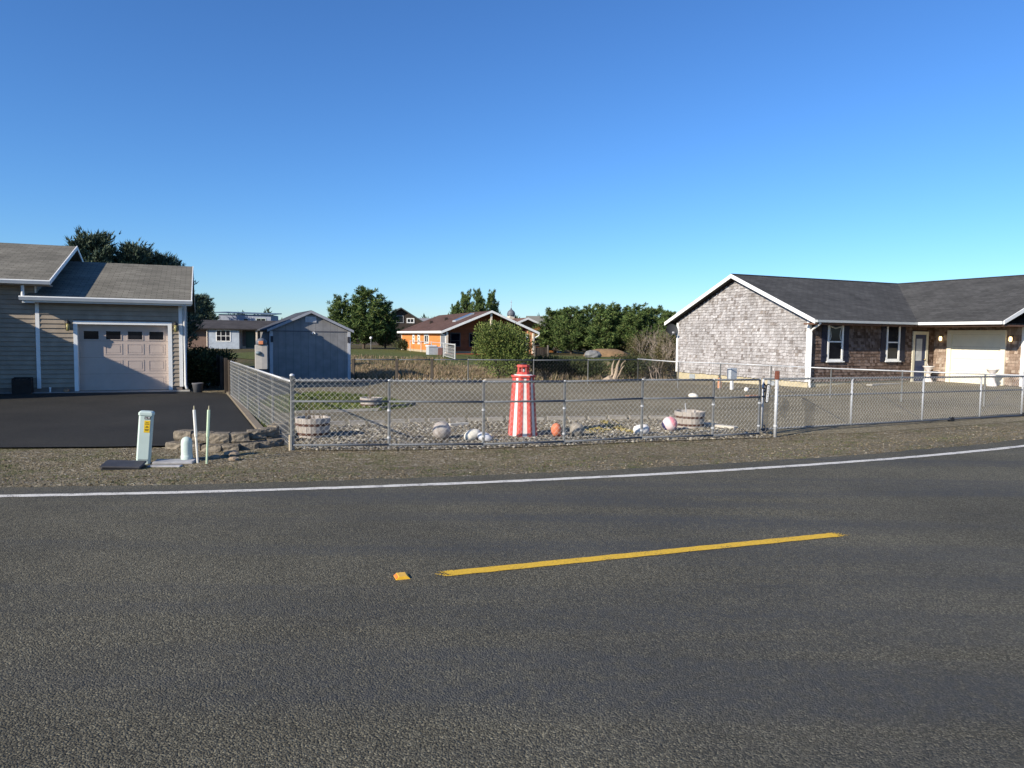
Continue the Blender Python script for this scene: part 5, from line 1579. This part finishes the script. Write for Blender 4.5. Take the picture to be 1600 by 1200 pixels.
def bush(name, label, H, W, seed, mat, cat='shrub', leaf=.1, n=9000, stems=14, upright=.6, group=None):
    rn = random.Random(seed)
    t = thing(name, label, cat, group=group)
    sm, lm = MB(), MB()
    lobes = [(Vector((rn.uniform(-.5, .5) * W * .62, rn.uniform(-.5, .5) * W * .62, H * rn.uniform(.28, .72))), rn.uniform(.22, .36)) for _ in range(11)]
    lobes.append((Vector((0, 0, H * .66)), .34))
    for c, r in lobes:
        sm.tube([(c.x * .15, c.y * .15, -.1), (c.x * .6, c.y * .6, c.z * .5), tuple(c)], [.035, .025, .01], 5)
        for _ in range(5):
            d = Vector((rn.gauss(0, 1), rn.gauss(0, 1), abs(rn.gauss(0, 1)))).normalized()
            sm.tube([c, c + d * r * W * .5], [.01, .004], 4, cap=False)
    for _ in range(n):
        c, r = rn.choice(lobes)
        d = Vector((rn.gauss(0, 1), rn.gauss(0, 1), rn.gauss(0, 1))).normalized()
        q = rn.random() ** .45 * (1.12 if rn.random() < .15 else 1)
        p = c + Vector((d.x * W * r, d.y * W * r, d.z * H * r * 1.0)) * q
        if p.z < .02: continue
        dd = d * .6 + Vector((rn.gauss(0, .5), rn.gauss(0, .5), upright + rn.gauss(0, .4)))
        dd.normalize()
        a = dd.cross(Vector((rn.gauss(0, 1), rn.gauss(0, 1), rn.gauss(0, 1)))).normalized() * leaf * .22
        L_ = leaf * rn.uniform(.7, 1.4)
        lm.add([p, p + dd * L_ * .5 + a, p + dd * L_, p + dd * L_ * .5 - a], [(0, 1, 2, 3)])
    sm.build('stems', BARK, t); lm.build('leaves', mat, t)
    return t
def at_px(o, px, d, z=None, rz=0):
    p = D(px, 560, d); o.location = (p.x, p.y, h(p.x, p.y) if z is None else z); o.rotation_euler = (0, 0, rz); return o
at_px(bush('round_bush', 'big round yellow green bush behind the fence, left of the lighthouse top', 2.75, 2.95, 3, LEAF_M, 'bush', .105, 21000), 782, 35)
at_px(bush('low_bush', 'small dark green bush at the left foot of the orange house wall', 1.3, 2.6, 5, DARKB_M, 'bush', .2, 2500), 634, 88)
db = 'low dark bushes behind the back fence'
for px, d, H, W, s, lab, mt in ((858, 37, 1.15, 2.2, 6, 'low dark bush behind the fence just right of the lighthouse top', DARKB_M), (893, 38, 1.05, 2.4, 7, 'low dark bush behind the second fence bay right of the lighthouse', DARKB_M), (925, 37, 1.0, 2.0, 9, 'low dark bush left of the driftwood stump', DARKB_M), (985, 37, 1.25, 2.0, 10, 'low dark bush right of the driftwood stump', DARKB_M), (1022, 39, 1.5, 2.3, 12, 'low scrub bush at the fence corner by the shingled gable', OLIVE_M), (1045, 42, 2.3, 2.2, 13, 'olive scrub bush beside the far corner of the shingled house', OLIVE_M), (1010, 46, 2.4, 2.6, 14, 'olive scrub bush below the bare shrubs', OLIVE_M)):
    at_px(bush('low_bush', lab, H, W, s, mt, 'bush', .10, 5200, upright=.3, group=db), px, d)
# dark bushes between the tan garage and the board fence
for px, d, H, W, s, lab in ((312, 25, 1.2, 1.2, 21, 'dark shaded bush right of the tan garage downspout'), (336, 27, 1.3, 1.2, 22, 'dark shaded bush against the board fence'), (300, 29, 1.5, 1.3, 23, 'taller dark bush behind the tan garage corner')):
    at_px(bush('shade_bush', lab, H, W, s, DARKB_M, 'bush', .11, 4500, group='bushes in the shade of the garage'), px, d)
t = thing('plant_pot', 'grey plant pot in the shade beside the tan garage', 'pot', (*D(309, 600, 22.6).xy, -.3))
MB().lathe([(.12, 0), (.16, .26), (.17, .27), (.17, .3), (.14, .3), (.13, .24)], 16).build('pot', plain('grey pot', (.12, .12, .13), .7), t, True)
MB().lathe([(.13, .24), (.02, .25)], 12).build('soil', SOIL, t)

TWIG = plain('pale bare twigs', (.33, .27, .22), .9, .25, 6)
def bare(label, px, d, H, W, seed, n=8):
    rn = random.Random(seed)
    t = thing('bare_shrub', label, 'shrub', group='bare shrubs beside the shingled house')
    m = MB(); w = MB()
    def grow(mm, p, d_, ln, r, dep):
        q = p + d_ * ln
        mid = p.lerp(q, .5) + Vector((rn.gauss(0, .05), rn.gauss(0, .05), 0)) * ln
        mm.tube([p, mid, q], [r, r * .85, r * .65], 4, cap=False)
        if dep:
            for _ in range(rn.randint(2, 3)):
                nd = (d_ + Vector((rn.gauss(0, .38), rn.gauss(0, .38), rn.gauss(.08, .25)))).normalized()
                grow(w, p.lerp(q, rn.uniform(.5, 1)), nd, ln * rn.uniform(.5, .8), r * .6, dep - 1)
    for _ in range(n):
        a = rn.uniform(0, 6.3); l_ = rn.uniform(0, .45)
        grow(m, Vector((rn.gauss(0, .12) * W, rn.gauss(0, .12) * W, 0)), Vector((cos(a) * l_, sin(a) * l_, 1)).normalized(), H * rn.uniform(.3, .5), .016, 4)
    m.build('stems', TWIG, t); w.build('twigs', TWIG, t)
    return at_px(t, px, d)
bare('tall bare shrub with pale twigs left of the satellite dish', 1033, 43, 2.9, 1.6, 1)
bare('bare pale shrub in front of the green pine row', 1008, 45, 2.6, 1.8, 2)
bare('bare shrub right against the shingled house corner', 1048, 40, 2.3, 1.2, 3)
bare('low spreading bare shrub behind the fence corner', 1022, 36.5, 1.5, 1.8, 4)
# driftwood stump
p = D(957, 560, 33.2); p.z = h(p.x, p.y)
t = thing('driftwood_stump', 'pale splintered driftwood stump leaning behind the back fence', 'stump', p)
DW = wood_mat('driftwood', (.24, .18, .125), (.46, .37, .28))
m = MB(); rn = random.Random(4)
for a, b, r in (((0, 0, -.1), (.35, 0, 1.05), .10), ((-.1, .05, -.1), (.10, .1, 1.0), .07), ((.15, 0, .1), (.55, 0, .75), .05), ((-.3, 0, -.05), (.05, 0, .35), .08), ((.1, .1, .3), (.62, .05, 1.0), .04)):
    a, b = Vector(a), Vector(b)
    m.tube([a, a.lerp(b, .4) + Vector((.04, .02, 0)), a.lerp(b, .75) - Vector((.03, 0, 0)), b], [r, r * .85, r * .6, r * .2], 7)
m.build('limbs', DW, t)
m = MB(); m.tube([(-.5, 0, .0), (-.15, .0, .12), (.2, 0, .02)], [.05, .16, .06], 8); m.build('root', DW, t)
# boulder on the far lawn
m = MB(); m.ball((0, 0, .25), .6, 12, 8, (1.3, 1, .75), .1, random.Random(2))
o = tag(m.build('boulder', plain('grey boulder', (.17, .17, .17), .9, .25, 3, .5, 12)), 'grey rounded boulder on the far lawn before the pine row', 'boulder'); at_px(o, 926, 66)
m = MB(); m.prism([(-3, 0, 0), (3, 0, 0), (2.2, 1.5, .9), (-2.4, 1.5, 1.0)], (0, .4, 0)); 
mm = MB(); mm.ball((0, 0, 0), 1.5, 18, 8, (1.6, .8, .50), .06, random.Random(8))
o = tag(mm.build('earth_mound', plain('brown earth', (.22, .14, .075), .95, .25, 3, .6, 12), smooth=True), kind='structure'); at_px(o, 948, 72)

p = D(579.5, 545, 90)
t = thing('yard_lamp', 'small white globe lamp on a thin post under the cluster of pines', 'lamp', (p.x, p.y, -.35))
MB().lathe([(.03, -.1), (.03, 1.35)], 8).build('post', plain('grey post', (.3, .3, .3), .6), t)
MB().ball((0, 0, 1.5), .17, 14, 9).build('globe', WHITE, t, True)
# far woods closing the horizon
m = MB(); rn = random.Random(77)
for k in range(26000):
    az = rn.uniform(-46, 46); d = rn.uniform(165, 215)
    top = 4.6 + 1.3 * sin(az * .9) + .8 * sin(az * 2.7 + 1) + .6 * sin(az * 7.1)
    z = rn.random() ** .7 * top
    x, y = d * sin(radians(az)), d * cos(radians(az))
    m_ = Vector((x, y, z - .3))
    sprig(m, m_, Vector((rn.gauss(0, .6), rn.gauss(0, .6), 1)), rn.uniform(.8, 1.7), .32, rn)
tag(m.build('distant_woods', needles('distant woods', [(0, (.016, .028, .016)), (.6, (.04, .06, .034)), (1, (.085, .10, .055))])), kind='stuff')

# ------------------------------------------------------------------ light, sky, camera
EL, TO = radians(25.6), Vector((-.747, -.66)).normalized()
w = bpy.data.worlds.new('World'); S.world = w; w.use_nodes = True
nt = w.node_tree
sky = nt.nodes.new('ShaderNodeTexSky'); sky.sky_type = 'NISHITA'; sky.sun_disc = False
sky.sun_elevation = EL; sky.sun_rotation = atan2(TO.x, TO.y)
sky.altitude = 0; sky.air_density = 1.1; sky.dust_density = 0.0; sky.ozone_density = 10
bg = nt.nodes['Background']; gm = nt.nodes.new('ShaderNodeGamma'); gm.inputs['Gamma'].default_value = 1.1; nt.links.new(sky.outputs['Color'], gm.inputs['Color']); nt.links.new(gm.outputs['Color'], bg.inputs['Color']); bg.inputs['Strength'].default_value = .099
sl = bpy.data.lights.new('sun', 'SUN'); sl.energy = 5; sl.angle = radians(.5); sl.color = (1, .91, .76)
so = bpy.data.objects.new('sun', sl); COL.objects.link(so)
so.rotation_euler = Vector((TO.x * cos(EL), TO.y * cos(EL), sin(EL))).to_track_quat('Z', 'Y').to_euler()
so.location = (-20, -20, 30)
cam = bpy.data.cameras.new('camera'); co = bpy.data.objects.new('camera', cam); COL.objects.link(co)
cam.sensor_width = 36; cam.sensor_fit = 'HORIZONTAL'; cam.lens = FPX / 1600 * 36; cam.clip_end = 6000; cam.clip_start = .05
r0, u0, f0 = Vector((1, 0, 0)), Vector((0, sin(PITCH), cos(PITCH))), Vector((0, cos(PITCH), -sin(PITCH)))
rr_ = r0 * cos(ROLL) + u0 * sin(ROLL); uu = u0 * cos(ROLL) - r0 * sin(ROLL)
M = Matrix(((rr_.x, uu.x, -f0.x, 0), (rr_.y, uu.y, -f0.y, 0), (rr_.z, uu.z, -f0.z, EYE), (0, 0, 0, 1)))
co.matrix_world = M
S.camera = co
S.view_settings.view_transform = 'Standard'; S.view_settings.look = 'None'; S.view_settings.gamma = 1; S.view_settings.exposure = .52
S.render.resolution_x, S.render.resolution_y = 1024, 768
